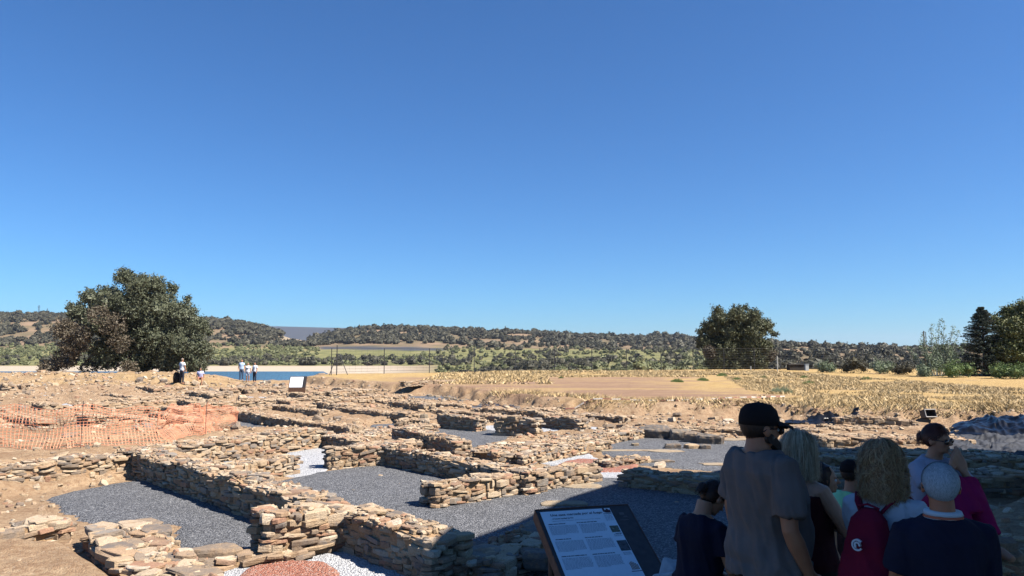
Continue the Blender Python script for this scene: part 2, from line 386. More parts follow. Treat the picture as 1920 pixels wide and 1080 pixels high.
def zat(x, y):
    k = (round(x * 8), round(y * 8))
    if k not in _zc: _zc[k] = float(zfun(np.array([x]), np.array([y]))[0])
    return _zc[k]
def build_ground():
    r = np.concatenate([np.linspace(.05, 6, 30), 6 * 1.0095 ** np.arange(1, 262)]); r0 = r[-1]
    r = np.concatenate([r, r0 * 1.028 ** np.arange(1, 152)])
    a = np.concatenate([np.linspace(-180, -46, 50)[:-1], np.linspace(-46, 46, 560), np.linspace(46, 180, 50)[1:-1]])
    RR, AA = np.meshgrid(r, np.radians(a), indexing='ij'); X = RR * np.sin(AA); Y = RR * np.cos(AA)
    Z = zfun(X.ravel(), Y.ravel()).reshape(X.shape)
    nr, na = X.shape; V = np.stack([X, Y, Z], -1).reshape(-1, 3)
    I = np.arange(nr - 1)[:, None] * na; J = np.arange(na)[None, :]; J2 = (J + 1) % na
    q = np.stack([I + J, I + na + J, I + na + J2, I + J2], -1).reshape(-1, 4)[:, ::-1]
    me = mesh_np('ground', V, q, np.full(len(q), 4), smooth=True)
    x, y = V[:, 0].astype(float), V[:, 1].astype(float); u = 960 + F * x / np.maximum(y, 1)
    n = fbm(x * .15, y * .15, 40, 5); nn = fbm(x * .6, y * .6, 50, 4)
    d = sdf(FIELD, x, y); inf = sst(.5, -.3, d)
    till = inf * sst(33, 36, y + 6 * n + np.clip((x - 12) * .0, 0, 1)) * sst(61, 56, y + 8 * (n - .5)) * sst(-6, -1, x + .12 * y - 2) * sst(16, 9, x - .12 * (y - 40) + 22 * (n - .5) + 8 * (nn - .5))
    till = np.maximum(till, inf * sst(-3, 2, x + 10 * (nn - .5)) * sst(14, 8, x + 16 * (n - .5) + 6 * (nn - .5)) * sst(30, 31, y) * sst(61, 56, y + 8 * (n - .5)) * .9)
    till = till * (1 - .75 * sst(.46, .62, fbm(x * .18 + 9, y * 1.3, 58, 4)))
    dry = inf * (1 - till) * sst(.25, .5, nn + .15) * sst(-.5, -1.3, d)
    dry = np.maximum(dry, .35 * inf * sst(.45, .6, nn))
    far = sst(66, 80, y); dry = np.maximum(dry, sst(0, 6, y - 66 - np.clip(.36 * (x + 12), -2, 17)) * sst(780, 850, u) * (1 - sst(90, 140, y)))
    dry *= (1 - sst(110, 180, y))
    md = sst(48, 52, y) * sst(-16, -22, x) * sst(70, 60, y) * .35 * nn * 2; dry = np.maximum(dry, md)
    green = sst(378, 400, y + 60 * (n - .5)) * sst(600, 560, y + 60 * (n - .5)) * (1 - sst(1330, 1450, u))
    green = np.maximum(green, sst(90, 160, y) * sst(600, 560, y) * sst(740, 850, u) * sst(1450, 1350, u) * sst(.3, .5, n + .1))
    hill = sst(100, 180, y) * (1 - green)
    sand = sst(290, 300, y) * sst(392, 378, y) * (1 - sst(700, 850, u)); green *= (1 - sand)
    cut = sst(700, 760, y) * sst(950, 900, y) * sst(525, 540, u + 20 * (n - .5)) * sst(590, 575, u + 20 * (n - .5)); sand = np.maximum(sand, cut * .45)
    slate = np.maximum(sst(2200, 2500, y), sst(565, 575, y + (u - 620) * .12) * sst(615, 605, y + (u - 620) * .12) * sst(590, 610, u) * sst(850, 820, u))
    for nm, (c0, c1, c2) in (('zone', (dry, green, till)), ('zone2', (hill, sand, slate))):
        at_ = me.color_attributes.new(nm, 'FLOAT_COLOR', 'POINT'); A4 = np.ones((len(V), 4), np.float32); A4[:, 0] = c0; A4[:, 1] = c1; A4[:, 2] = c2
        at_.data.foreach_set('color', A4.ravel())
    o = link('ground', me, M_ground); tag(o, kind='structure')
build_ground()
def gravel(name, key, mat, dz, label):
    Vs = []; Q = []; off = 0
    for p in GW[key]:
        P = np.array(p); ext = float((P.max(0) - P.min(0)).max()); st = max(.06, min(.16, ext / 40)); m = .25
        gx = np.arange(P[:, 0].min() - m, P[:, 0].max() + m, st); gy = np.arange(P[:, 1].min() - m, P[:, 1].max() + m, st)
        X, Y = np.meshgrid(gx, gy, indexing='ij'); x, y = X.ravel(), Y.ravel()
        d = sdf(p, x, y) + (fbm(x * 1.6, y * 1.6, 5, 3) - .5) * .25
        idx = np.arange(len(x)).reshape(X.shape); c = np.stack([idx[:-1, :-1], idx[1:, :-1], idx[1:, 1:], idx[:-1, 1:]], -1).reshape(-1, 4)
        zz_ = zfun(x, y); keep = (d[c] < .3).all(1) & (zz_[c] < .16).all(1); c = c[keep]; us = np.unique(c); mp = np.full(len(x), -1); mp[us] = np.arange(len(us))
        z = zfun(x[us], y[us]) + .012 + dz - .16 * sst(-.04, .26, d[us]) + .015 * (fbm(x[us] * 3, y[us] * 3, 8, 2) - .4) * (1 + 0 * dz)
        Vs.append(np.stack([x[us], y[us], z], -1)); Q.append(mp[c] + off); off += len(us)
    V = np.concatenate(Vs); Q = np.concatenate(Q)
    o = link(name, mesh_np(name, V, Q, np.full(len(Q), 4), smooth=True), mat); tag(o, label, 'gravel', kind='stuff')
gravel('dark_gravel', 'dark', M_gdark, 0.012, 'blue grey gravel spread over the floors of the excavated rooms')
gravel('white_gravel', 'white', M_gwhite, .006, 'white gravel patches between the stone walls')
gravel('red_gravel', 'red', M_gred, .024, 'brick red gravel patches lying in the white gravel')
# river
rv = MB(); rv.add([(-900, 90, -5.15), (-12, 90, -5.15), (-76, 300, -5.15), (-900, 305, -5.15)], [(0, 1, 2, 3)])
tag(rv.build('river_water', M_water), kind='structure')

# ------------------------------------------------------------------ stones
K = 8
def _templates(n, rs):
    T = []
    for i in range(n):
        th = (np.arange(K) + rs.uniform(-.3, .3, K)) * 2 * np.pi / K + rs.uniform(0, 1)
        pw = rs.choice((2.2, 3, 5, 9)); c, s = np.cos(th), np.sin(th)
        rad = 1 / (np.abs(c) ** pw + np.abs(s) ** pw) ** (1 / pw) * rs.uniform(.76, 1.08, K); rad = np.minimum(rad, 1.2)
        x, y = c * rad, s * rad; rows = []
        for zz, q in ((-1, rs.uniform(.84, .97)), (-.72, 1), (.68, 1), (1, rs.uniform(.80, .95))):
            rows.append(np.stack([x * q + rs.uniform(-.04, .04, K), y * q + rs.uniform(-.04, .04, K), zz + rs.uniform(-.2, .2, K)], 1))
        T.append(np.concatenate(rows + [np.array([[0, 0, -1.0], [rs.uniform(-.2, .2), rs.uniform(-.2, .2), 1 + rs.uniform(-.05, .18)]])]))
    return np.array(T)
TS = _templates(40, np.random.RandomState(3)); NV = K * 4 + 2
_l = []; _t = []
for j in range(3):
    for k in range(K): _l += [j * K + k, j * K + (k + 1) % K, (j + 1) * K + (k + 1) % K, (j + 1) * K + k]; _t.append(4)
for k in range(K): _l += [(k + 1) % K, k, 4 * K]; _t.append(3)
for k in range(K): _l += [3 * K + k, 3 * K + (k + 1) % K, 4 * K + 1]; _t.append(3)
SL = np.array(_l); ST = np.array(_t)
def stones_np(pos, scl, yaw, tilt=None, rs=None, ti=None):
    n = len(pos); rs = rs or np.random.RandomState(1)
    ti = rs.randint(0, len(TS), n) if ti is None else ti
    V = TS[ti] * scl[:, None, :]
    if tilt is not None:
        for ax in (0, 1):
            c, s = np.cos(tilt[:, ax])[:, None], np.sin(tilt[:, ax])[:, None]; a, b = (1, 2) if ax == 0 else (0, 2)
            va, vb = V[:, :, a] * c - V[:, :, b] * s, V[:, :, a] * s + V[:, :, b] * c; V[:, :, a] = va; V[:, :, b] = vb
    c, s = np.cos(yaw)[:, None], np.sin(yaw)[:, None]
    x, y = V[:, :, 0] * c - V[:, :, 1] * s, V[:, :, 0] * s + V[:, :, 1] * c
    V = np.stack([x, y, V[:, :, 2]], -1) + pos[:, None, :]
    L = (SL[None, :] + (np.arange(n) * NV)[:, None]).ravel(); T = np.tile(ST, n)
    return V.reshape(-1, 3), L, T
def wall(A, B, w, h, label, z0=None, seed=0, sc=1.0, h2=None, group='dry stone foundation walls of the ruin', mat=None, ragged=.12, cat='stone wall', name='stone_wall', base=.12):
    """one masonry wall: earth core, coursed face stones on sides and ends, paved ragged top"""
    rs = np.random.RandomState(seed + 11); A = np.array(A[:2], float); B = np.array(B[:2], float)
    L = np.linalg.norm(B - A); d = (B - A) / L; nrm = np.array([-d[1], d[0]]); yaw0 = math.atan2(d[1], d[0]); h2 = h if h2 is None else h2
    C = (A + B) / 2; zb = (zat(*C) if z0 is None else z0)
    sh = seed * 3.7
    def hh(s): s = np.asarray(s, float); return (h + (h2 - h) * np.clip(s / L, 0, 1)) * (1 + ragged * 2 * (vn(s * 1.3 + sh, s * 0 + sh, 2) - .5) + ragged * 1.2 * (vn(s * 4 + sh, s * 0, 6) - .5))
    pos = []; scl = []; yw = []; tl = []
    bow = lambda s: .05 * (vn(np.array(s * .9 + sh), np.array(1.0), 4) - .5) * 2
    def face(sideoff, length, dirv, org, yawf, endface):
        z = -base; hmax = max(h, h2) * 1.25
        while z < hmax:
            ch = (rs.uniform(.030, .062) if rs.rand() < .84 else rs.uniform(.07, .10)) * min(sc, 1.15); s = rs.uniform(-.15, 0) * sc
            while s < length:
                ln = rs.uniform(.10, .46) * sc if not endface else rs.uniform(.12, .34) * sc
                cs = min(max(s + ln / 2, ln * .3), length - ln * .3) if length > ln else length / 2
                p = org + dirv * cs; ss = float((p - A) @ d)
                if z + ch * .6 < float(hh(np.clip(ss, 0, L))):
                    cz = ch * rs.uniform(.75, 1.3)
                    dp = rs.uniform(.16, .26) * sc; off = sideoff * (1) - np.sign(sideoff) * dp * .42 + rs.normal(0, .017) * sc
                    nn = np.array([-dirv[1], dirv[0]])
                    pp = p + nn * off
                    pos.append((pp[0], pp[1], zb + z + ch / 2 + rs.normal(0, .013) * sc)); scl.append((ln * .53, dp * .5, cz * .54)); yw.append(yawf + rs.normal(0, .07)); tl.append((rs.normal(0, .07), rs.normal(0, .07)))
                s += ln
            z += ch
    face(w / 2, L, d, A, yaw0, False); face(-w / 2, L, d, A, yaw0, False)
    # ends: stones run across the wall
    e1 = A + nrm * (-w / 2); e2 = B + nrm * (-w / 2)
    face(1e-6, w, nrm, e1 + d * .08 * sc, yaw0 + math.pi / 2, True); face(1e-6, w, nrm, e2 - d * .08 * sc, yaw0 + math.pi / 2, True)
    # top paving, two loose layers
    for lay in range(2):
        n = int(L * w / (.042 * sc * sc) * (1.0 if lay == 0 else .45)) + 2
        s = rs.uniform(0, L, n); t = rs.uniform(-w / 2 + .08 * sc, w / 2 - .08 * sc, n); hz = hh(s)
        for i in range(n):
            p = A + d * s[i] + nrm * t[i]; a = rs.uniform(.08, .2) * sc
            pos.append((p[0], p[1], zb + hz[i] - .015 + lay * .028 * sc)); scl.append((a, a * rs.uniform(.5, .85), rs.uniform(.012, .028) * min(sc, 1.1))); yw.append(yaw0 + rs.uniform(-.6, .6)); tl.append((rs.normal(0, .07), rs.normal(0, .07)))
    n = int(L * w / (.012 * sc * sc)) + 2; s = rs.uniform(0, L, n); t = rs.uniform(-w / 2 + .03 * sc, w / 2 - .03 * sc, n); hz = hh(s)
    for i in range(n):
        p = A + d * s[i] + nrm * t[i]; a = rs.uniform(.02, .06) * sc; pos.append((p[0], p[1], zb + hz[i] + .006)); scl.append((a, a * rs.uniform(.5, .9), a * rs.uniform(.3, .6))); yw.append(rs.uniform(0, 6.3)); tl.append((rs.normal(0, .3), rs.normal(0, .3)))
    V, Ls, T = stones_np(np.array(pos), np.array(scl), np.array(yw), np.array(tl), rs)
    # core
    ns = max(3, int(L / .15)); ss = np.linspace(.09, L - .09, ns) if L > .4 else np.array([.05, L - .05]); ns = len(ss); hw = w / 2 - .036 * sc
    hc = hh(ss) - .016; cv = []
    for i in range(ns):
        for tt, zz in ((-hw, zb - base), (-hw, zb + hc[i]), (hw, zb + hc[i]), (hw, zb - base)):
            p = A + d * ss[i] + nrm * tt; cv.append((p[0], p[1], zz))
    cq = []
    for i in range(ns - 1):
        for k in range(4): a = i * 4 + k; b = i * 4 + (k + 1) % 4; cq.append((a, a + 4, b + 4, b))
    cq.append((3, 2, 1, 0)[::-1]); cq.append(tuple((ns - 1) * 4 + k for k in (0, 1, 2, 3))[::-1])
    nv = len(V); V = np.concatenate([V, np.array(cv)]); Ls = np.concatenate([Ls, np.array(cq).ravel() + nv]); T2 = np.concatenate([T, np.full(len(cq), 4)])
    mi = np.concatenate([np.zeros(len(T), int), np.ones(len(cq), int)])
    ctr = np.array([C[0], C[1], zb]); o = link(name, mesh_np(name, V - ctr, Ls, T2, mi), [mat or M_stone, M_mortar], loc=ctr)
    tag(o, label, cat, group, 'thing'); return o
_sd = [0]
def W(a, b, w, h, label, **k):
    _sd[0] += 1; h2 = k.get('h2') or h; z0 = k.pop('z0', 0.0)
    return wall(at(*a, z0 + h), at(*b, z0 + h2), w, h, label, z0=z0, seed=_sd[0] * 7 + 3, **k)
#WALLS#
W((-130, 884), (258, 844), .6, .52, 'long dry stone wall at the left, half buried in its earth bank')
W((268, 843), (590, 804), .75, .5, 'broad lit wall running back from the earth bank to white gravel')
W((275, 846), (612, 938), .6, .52, 'wall with a tall shaded face beside the left gravel room')
W((486, 969), (640, 950), .62, .54, 'thick wall stub with flat capping slabs overhanging grey gravel')
W((655, 951), (838, 1006), .58, .5, 'short wall with dark left face over white and red gravel')
W((803, 905), (1108, 874), .50, .42, 'lit wall crossing the middle, squared shaded end in grey gravel', h2=.30)
W((690, 830), (1000, 884), .5, .42, 'wall with shaded face closing the middle gravel room at its back')
W((612, 840), (768, 832), .5, .46, 'stub wall with dark end beside the white gravel gap')
W((395, 879), (543, 857), .46, .36, 'stub wall ending rounded at the white gravel gap')
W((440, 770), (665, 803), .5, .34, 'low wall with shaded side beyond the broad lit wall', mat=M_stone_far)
W((603, 812), (715, 836), .5, .34, 'crumbling wall end just behind the white gravel gap')
W((640, 818), (800, 797), .9, .22, 'spread of wall rubble in the centre of the ruin')
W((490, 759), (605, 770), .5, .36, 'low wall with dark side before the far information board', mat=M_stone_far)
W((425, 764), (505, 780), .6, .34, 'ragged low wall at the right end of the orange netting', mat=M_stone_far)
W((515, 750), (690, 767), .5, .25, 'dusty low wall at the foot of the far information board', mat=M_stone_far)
W((748, 802), (866, 825), .48, .46, 'slanting wall ending in a rust coloured block')
W((715, 830), (822, 824), .6, .3, 'bright low wall stub against the slanting wall')
W((828, 778), (900, 783), .5, .46, 'short dark sided wall left of the small white gravel patch')
W((934, 783), (1006, 786), .5, .56, 'free standing wall block, dark side and bright end, between white gravels', sc=1.2)
W((1018, 778), (1092, 786), .5, .42, 'dim sided wall behind the white gravel strip')
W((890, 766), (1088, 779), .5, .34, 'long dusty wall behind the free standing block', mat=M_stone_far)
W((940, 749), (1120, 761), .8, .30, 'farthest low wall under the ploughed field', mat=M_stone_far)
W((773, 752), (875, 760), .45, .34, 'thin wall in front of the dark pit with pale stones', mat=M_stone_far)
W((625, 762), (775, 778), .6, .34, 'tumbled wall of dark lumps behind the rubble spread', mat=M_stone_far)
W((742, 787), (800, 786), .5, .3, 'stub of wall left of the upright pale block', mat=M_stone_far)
W((905, 848), (1195, 803), .95, .26, 'wide collapsed wall of tumbled slabs across the middle')
W((965, 854), (1128, 826), .5, .26, 'wide low wall of small stones left of the red gravel', h2=.24)
W((875, 846), (968, 826), .5, .16, 'thin line of slabs edging the inner grey gravel floor')
W((1172, 882), (1455, 908), .62, .30, 'low dark wall on the shadow line behind the seated woman')
W((1125, 866), (1200, 856), .5, .14, 'pale kerb of slabs at the right end of the red gravel')
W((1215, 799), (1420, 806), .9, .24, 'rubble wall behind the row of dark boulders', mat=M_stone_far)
W((228, 986), (345, 1115), .88, .24, 'broad slab topped wall at the bottom left corner', sc=1.5, ragged=.05)
W((-90, 1010), (112, 974), .42, .26, 'slab topped wall at the left edge above bare soil', sc=1.35, ragged=.05)
W((372, 1058), (560, 1034), .34, .09, 'low sandy ledge of stone between grey and white gravel', sc=1.2)
W((885, 1052), (1045, 988), .8, .22, 'shaded tumbled wall left of the near information board', sc=1.5)
W((1470, 846), (1905, 852), 1.5, .45, 'wide layered wall whose top catches the last strip of sun', sc=1.25, mat=M_stone, z0=0)
W((1440, 880), (1900, 884), 1.0, .42, 'dark layered wall in shade behind the standing visitors', sc=1.3)
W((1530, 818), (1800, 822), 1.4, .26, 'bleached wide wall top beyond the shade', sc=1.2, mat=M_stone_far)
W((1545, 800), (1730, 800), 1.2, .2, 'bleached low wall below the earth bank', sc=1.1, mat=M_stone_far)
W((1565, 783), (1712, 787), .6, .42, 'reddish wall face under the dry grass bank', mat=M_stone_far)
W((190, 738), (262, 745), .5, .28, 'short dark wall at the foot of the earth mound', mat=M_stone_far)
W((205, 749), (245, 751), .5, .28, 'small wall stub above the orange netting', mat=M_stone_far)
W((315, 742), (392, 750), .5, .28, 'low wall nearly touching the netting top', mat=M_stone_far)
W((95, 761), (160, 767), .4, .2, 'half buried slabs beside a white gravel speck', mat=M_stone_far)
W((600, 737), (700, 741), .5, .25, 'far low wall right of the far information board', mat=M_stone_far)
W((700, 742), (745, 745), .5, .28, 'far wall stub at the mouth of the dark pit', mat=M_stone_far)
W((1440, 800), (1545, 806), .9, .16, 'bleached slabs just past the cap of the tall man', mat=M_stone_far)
rs = np.random.RandomState(5); nfill = 0
for t_ in range(400):
    if nfill >= 46: break
    x = rs.uniform(-32, 8); y = rs.uniform(24, 50); p = 960 + F * x / y
    if p < -40 or p > 1130: continue
    X_ = np.array([x]); Y_ = np.array([y])
    if sdf(FIELD, X_, Y_)[0] < .9: continue
    if any(sdf(q, X_, Y_)[0] < .7 for k in GW for q in GW[k]): continue
    if y > 47 and x < -18: continue
    a = R(-46 if rs.rand() < .6 else 44) + rs.normal(0, .06); L = rs.uniform(1.2, 4.2)
    B_ = (x + math.cos(a) * L, y + math.sin(a) * L)
    zz = zat(x + math.cos(a) * L / 2, y + math.sin(a) * L / 2)
    _sd[0] += 1
    wall((x, y), B_, rs.uniform(.45, .7), rs.uniform(.14, .32), 'knee high crumbled wall stub among the others across the far half of the ruin', z0=zz, seed=_sd[0] * 7, sc=1.25, mat=M_stone_far, group='knee high wall stubs across the far half of the ruin'); nfill += 1

# loose stones
def lumps(name, label, pts, mat, cat='stones', tiltv=.25):
    pos = np.array([p[0] for p in pts]); sc = np.array([p[1] for p in pts]); rs = np.random.RandomState(4); n = len(pos)
    V, L, T = stones_np(pos, sc, rs.uniform(0, 6.3, n), rs.normal(0, tiltv, (n, 2)), rs)
    o = link(name, mesh_np(name, V, L, T), mat); return tag(o, label, cat, kind='stuff')
def scatter():
    rs = np.random.RandomState(12); N = 26000; y = np.where(rs.rand(N) < .2, 8 + 20 * rs.rand(N), 22 + 38 * rs.rand(N)); x = y * rs.uniform(-.74, .74, N)
    d = sdf(FIELD, x, y); k = d > -.1
    g = np.full(N, 1e9)
    for q in GW: 
        for p in GW[q]: g = np.minimum(g, sdf(p, x, y))
    k &= (g > .02) | (rs.rand(N) < .012)
    k &= ~((x < -3.3) & (y < 10.2) & (rs.rand(N) < .85))
    k &= (fbm(x * .5, y * .5, 77, 3) + rs.uniform(-.25, .25, N)) > .47
    x, y = x[k], y[k]; n = len(x); s = rs.uniform(.018, .055, n) * (1 + y / 40) * (1 + (rs.rand(n) < .05) * 1.5); z = zfun(x, y)
    return [((x[i], y[i], z[i] + s[i] * .12), (s[i], s[i] * rs.uniform(.55, .9), s[i] * rs.uniform(.25, .6))) for i in range(n)]
lumps('loose_stones', 'small loose stones strewn over the soil of the dig', scatter(), M_stone)
def boulder(px, py, size, label, z=None, mat=None, yaw=0, tilt=(0, 0), seed=1, name='boulder', cat='boulder', group=None, D=None):
    p = at(px, py, 0 if z is None else z)
    rs = np.random.RandomState(seed); m = MB()
    me_t = TS[seed % len(TS)]; V, L, T = stones_np(np.array([[0, 0, 0.]]), np.array([size], float) / 2, np.array([yaw]), np.array([tilt]), rs, np.array([seed % len(TS)]))
    me = mesh_np(name, V, L, T); o = link(name, me, mat or M_stone, loc=(p.x, p.y, p.z + size[2] * .38))
    b = o.modifiers.new('round', 'BEVEL'); b.width = min(size) * .12; b.segments = 2; s = o.modifiers.new('grid', 'SUBSURF'); s.subdivision_type = 'SIMPLE'; s.levels = 2; s.render_levels = 2
    tx = bpy.data.textures.get('rock') or bpy.data.textures.new('rock', 'CLOUDS'); tx.noise_scale = .18; dm = o.modifiers.new('rough', 'DISPLACE'); dm.texture = tx; dm.strength = min(size) * .18; dm.mid_level = .5; dm.texture_coords = 'GLOBAL'
    return tag(o, label, cat, group)
boulder(402, 1046, (.72, .42, .15), 'large flat boulder lying on the sandy ledge', yaw=.3, mat=M_grey, seed=4, z=.08)
boulder(463, 1043, (.36, .26, .08), 'small grey slab beside the large flat boulder', yaw=.2, mat=M_grey, seed=5, z=.08)
boulder(484, 1043, (.17, .14, .13), 'fist sized stone at the corner of the thick stub', seed=6, mat=M_pale, z=.03)
boulder(1090, 914, (.95, .5, .05), 'flat pale slab lying on the lit grey gravel', seed=8, mat=M_pale, name='slab', cat='slab')
boulder(1055, 948, (.9, .4, .06), 'pale slab half hidden behind the near board', seed=9, mat=M_pale, name='slab', cat='slab')
boulder(1232, 822, (1.1, .5, .38), 'leftmost of the row of dark boulders by the grey gravel', seed=10, mat=M_grey, tilt=(.3, 0), yaw=-.35)
boulder(1277, 826, (.7, .5, .36), 'square dark boulder, second in the row', seed=11, mat=M_grey, tilt=(.2, 0), yaw=-.3)
boulder(1301, 830, (.6, .4, .34), 'narrow dark boulder, third in the row', seed=12, mat=M_grey, tilt=(.2, 0), yaw=-.5)
boulder(1328, 833, (.9, .4, .30), 'pointed dark boulder at the right end of the row', seed=13, mat=M_grey, tilt=(.25, 0), yaw=-.4)
boulder(1262, 842, (.5, .36, .16), 'dark oval stone lying on a pale slab in the gravel', seed=14, mat=M_grey)
boulder(1298, 842, (.5, .4, .14), 'rust brown stone in the middle of the gravel yard', seed=15)
boulder(1322, 843, (.36, .3, .14), 'purplish stone right of the rust brown stone', seed=16, mat=M_grey)
boulder(1250, 848, (1.1, .5, .05), 'pale slab under the dark oval stone', seed=17, mat=M_pale, name='slab', cat='slab')
boulder(1191, 837, (.26, .2, .1), 'small round pale stone on the gravel yard', seed=18, mat=M_pale)
boulder(1175, 847, (1.9, .25, .05), 'long thin pale slab set in the gravel', seed=19, mat=M_pale, name='slab', cat='slab')
boulder(1375, 826, (1.0, .6, .06), 'bleached slab right of the pointed boulder', seed=22, mat=M_pale, name='slab', cat='slab')
boulder(1345, 873, (.9, .4, .05), 'bleached slab behind the shoulder of the grey shirted man', seed=23, mat=M_pale, name='slab', cat='slab')
boulder(1240, 868, (.7, .25, .08), 'grey slab in front of the low dark wall', seed=24, mat=M_grey, name='slab', cat='slab')
boulder(795, 797, (.34, .2, .44), 'upright pale block in the middle of the ruin', seed=25, mat=M_pale, name='stone_block', cat='stone block')
boulder(421, 746, (.9, .5, .42), 'dark boulder between the netting and the kneeling visitor', seed=26, mat=M_grey)
boulder(417, 741, (.6, .5, .3), 'dark boulder behind another near the netting end', seed=27, mat=M_grey)
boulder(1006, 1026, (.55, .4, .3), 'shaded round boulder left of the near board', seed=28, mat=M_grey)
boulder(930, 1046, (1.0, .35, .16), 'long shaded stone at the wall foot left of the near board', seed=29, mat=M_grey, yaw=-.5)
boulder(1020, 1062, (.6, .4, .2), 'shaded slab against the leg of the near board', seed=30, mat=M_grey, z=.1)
boulder(500, 722, (.7, .4, .4), 'dark lump beside the group at the riverbank', seed=31, mat=M_grey)
boulder(602, 708, (.9, .6, .5), 'dark lump on the horizon of the dig by the corner post', seed=32, mat=M_grey)
o = boulder(1275, 1150, (.62, .35, .82), 'pale upright block in shade right of the near board', seed=33, mat=plain('pale_shaded_stone', (.42, .44, .46), .9, .1), name='stone_block', cat='stone block', yaw=.4, tilt=(.1, .25)); o.location = (1.42, 6.35, .45)
for i, (px, py) in enumerate(((806, 744), (820, 746), (838, 748), (848, 750), (856, 752), (869, 753))):
    boulder(px, py, (.42, .3, .14), ('pale cobble first from the pit mouth', 'pale cobble second in the dark pit', 'pale cobble in the middle of the dark pit', 'white cobble right of the middle of the pit', 'flat pale cobble near the pit end', 'last pale cobble at the right end of the pit')[i], seed=40 + i, mat=M_pale, name='cobble', cat='stone', group='pale cobbles in the dark pit')

# ------------------------------------------------------------------ shelter roof behind the camera, casts the big shade
def roof():
    Zr = 9.0; k = Zr / sdir.z; off = Vector((sdir.x, sdir.y, 0)) * k
    g = [(-9.5, -9.0), (-1.35, 6.4), (-.98, 9.0), (-.66, 10.1), (.33, 11.62), (1.3, 13.6), (2.45, 15.2), (4.72, 16.6), (8.43, 17.9), (13.5, 18.8), (24, 20.0), (24, -12), (10, -16)]
    P = [(a + off.x, b + off.y) for a, b in g]
    r = empty('visitor_shelter', (10, 0, 0), label='large flat canopy shelter behind the camera shading the visitors', cat='shelter')
    m = MB(); n = len(P); m.add([(x - 10, y, Zr) for x, y in P] + [(x - 10, y, Zr + .35) for x, y in P], [tuple(range(n))[::-1], tuple(range(n, 2 * n))] + [(i, (i + 1) % n, n + (i + 1) % n, n + i) for i in range(n)])
    m.build('roof', plain('canopy_metal', (.12, .10, .09), .7), r)
    for x, y in ((14, -2), (26, 9), (28, -8), (14, -16)):
        q = MB(); q.tube([(x - 10, y, .3), (x - 10, y, 9)], .14, 12); q.build('post', plain('post_steel', (.12, .10, .09), .6), r)
roof()
# ------------------------------------------------------------------ vegetation
def leaf_quads(C, Rr, n, size, rs, shell=.55, jit=.35, asp=.6, droop=0.0, clump=0):
    """n leaf faces spread through ellipsoids C (k,3) with radii Rr (k,3)"""
    C = np.asarray(C, float); Rr = np.asarray(Rr, float); w = (Rr[:, 0] * Rr[:, 2]); w = w / w.sum()
    i = rs.choice(len(C), n, p=w); v = rs.normal(0, 1, (n, 3)); v /= np.linalg.norm(v, axis=1)[:, None]
    # uneven outline: radius modulated by noise of direction
    q = vn(v[:, 0] * 2.6 + i * 7.1, v[:, 1] * 2.6 + v[:, 2] * 3.1, 5) * .5 + vn(v[:, 0] * 6 + i * 3.3, v[:, 2] * 6 + v[:, 1] * 5, 6) * .5
    rad = (shell + (1 - shell) * rs.rand(n) ** .6) * (.72 + .5 * q)
    P = C[i] + v * Rr[i] * rad[:, None]
    if clump:
        m = n // clump; ctr = P[:m][rs.randint(0, m, n)]; P = ctr + rs.normal(0, size * 1.3, (n, 3)); v = v * .5 + (ctr - C[i]) / (np.linalg.norm(ctr - C[i], axis=1)[:, None] + 1e-6) * .5
    nr = v + rs.normal(0, jit * 1.6, (n, 3)); nr /= np.linalg.norm(nr, axis=1)[:, None]
    a = np.cross(nr, rs.normal(0, 1, (n, 3))); a /= np.linalg.norm(a, axis=1)[:, None]; b = np.cross(nr, a)
    s = size * rs.uniform(.6, 1.35, n)[:, None]; a = a * s; b = b * s * asp
    V = np.stack([P - a, P - b * .9, P + a, P + b * .9], 1); V[:, :, 2] -= droop * 0
    return V.reshape(-1, 3)
def quads_mesh(name, V, core=None):
    n = len(V) // 4; L = np.arange(len(V)); T = np.full(n, 4)
    if core is not None:
        cv, cf = core; L = np.concatenate([L, np.array(cf).ravel() + len(V)]); T = np.concatenate([T, np.full(len(cf), len(cf[0]))]); V = np.concatenate([V, cv])
    return mesh_np(name, V, L, T)
def core_blobs(C, Rr, f=.66, nu=8, nv=5):
    m = []; fs = []; off = 0
    for c, r in zip(C, Rr):
        for j in range(nv + 1):
            p = -math.pi / 2 + math.pi * j / nv
            for i in range(nu):
                t = 2 * math.pi * i / nu; q = f * (.85 + .3 * math.sin(i * 2.3 + j * 1.7 + c[0])); m.append((c[0] + r[0] * q * math.cos(p) * math.cos(t), c[1] + r[1] * q * math.cos(p) * math.sin(t), c[2] + r[2] * q * math.sin(p)))
        for j in range(nv):
            for i in range(nu): a = off + j * nu; fs.append((a + i, a + (i + 1) % nu, a + nu + (i + 1) % nu, a + nu + i))
        off += nu * (nv + 1)
    return np.array(m), fs
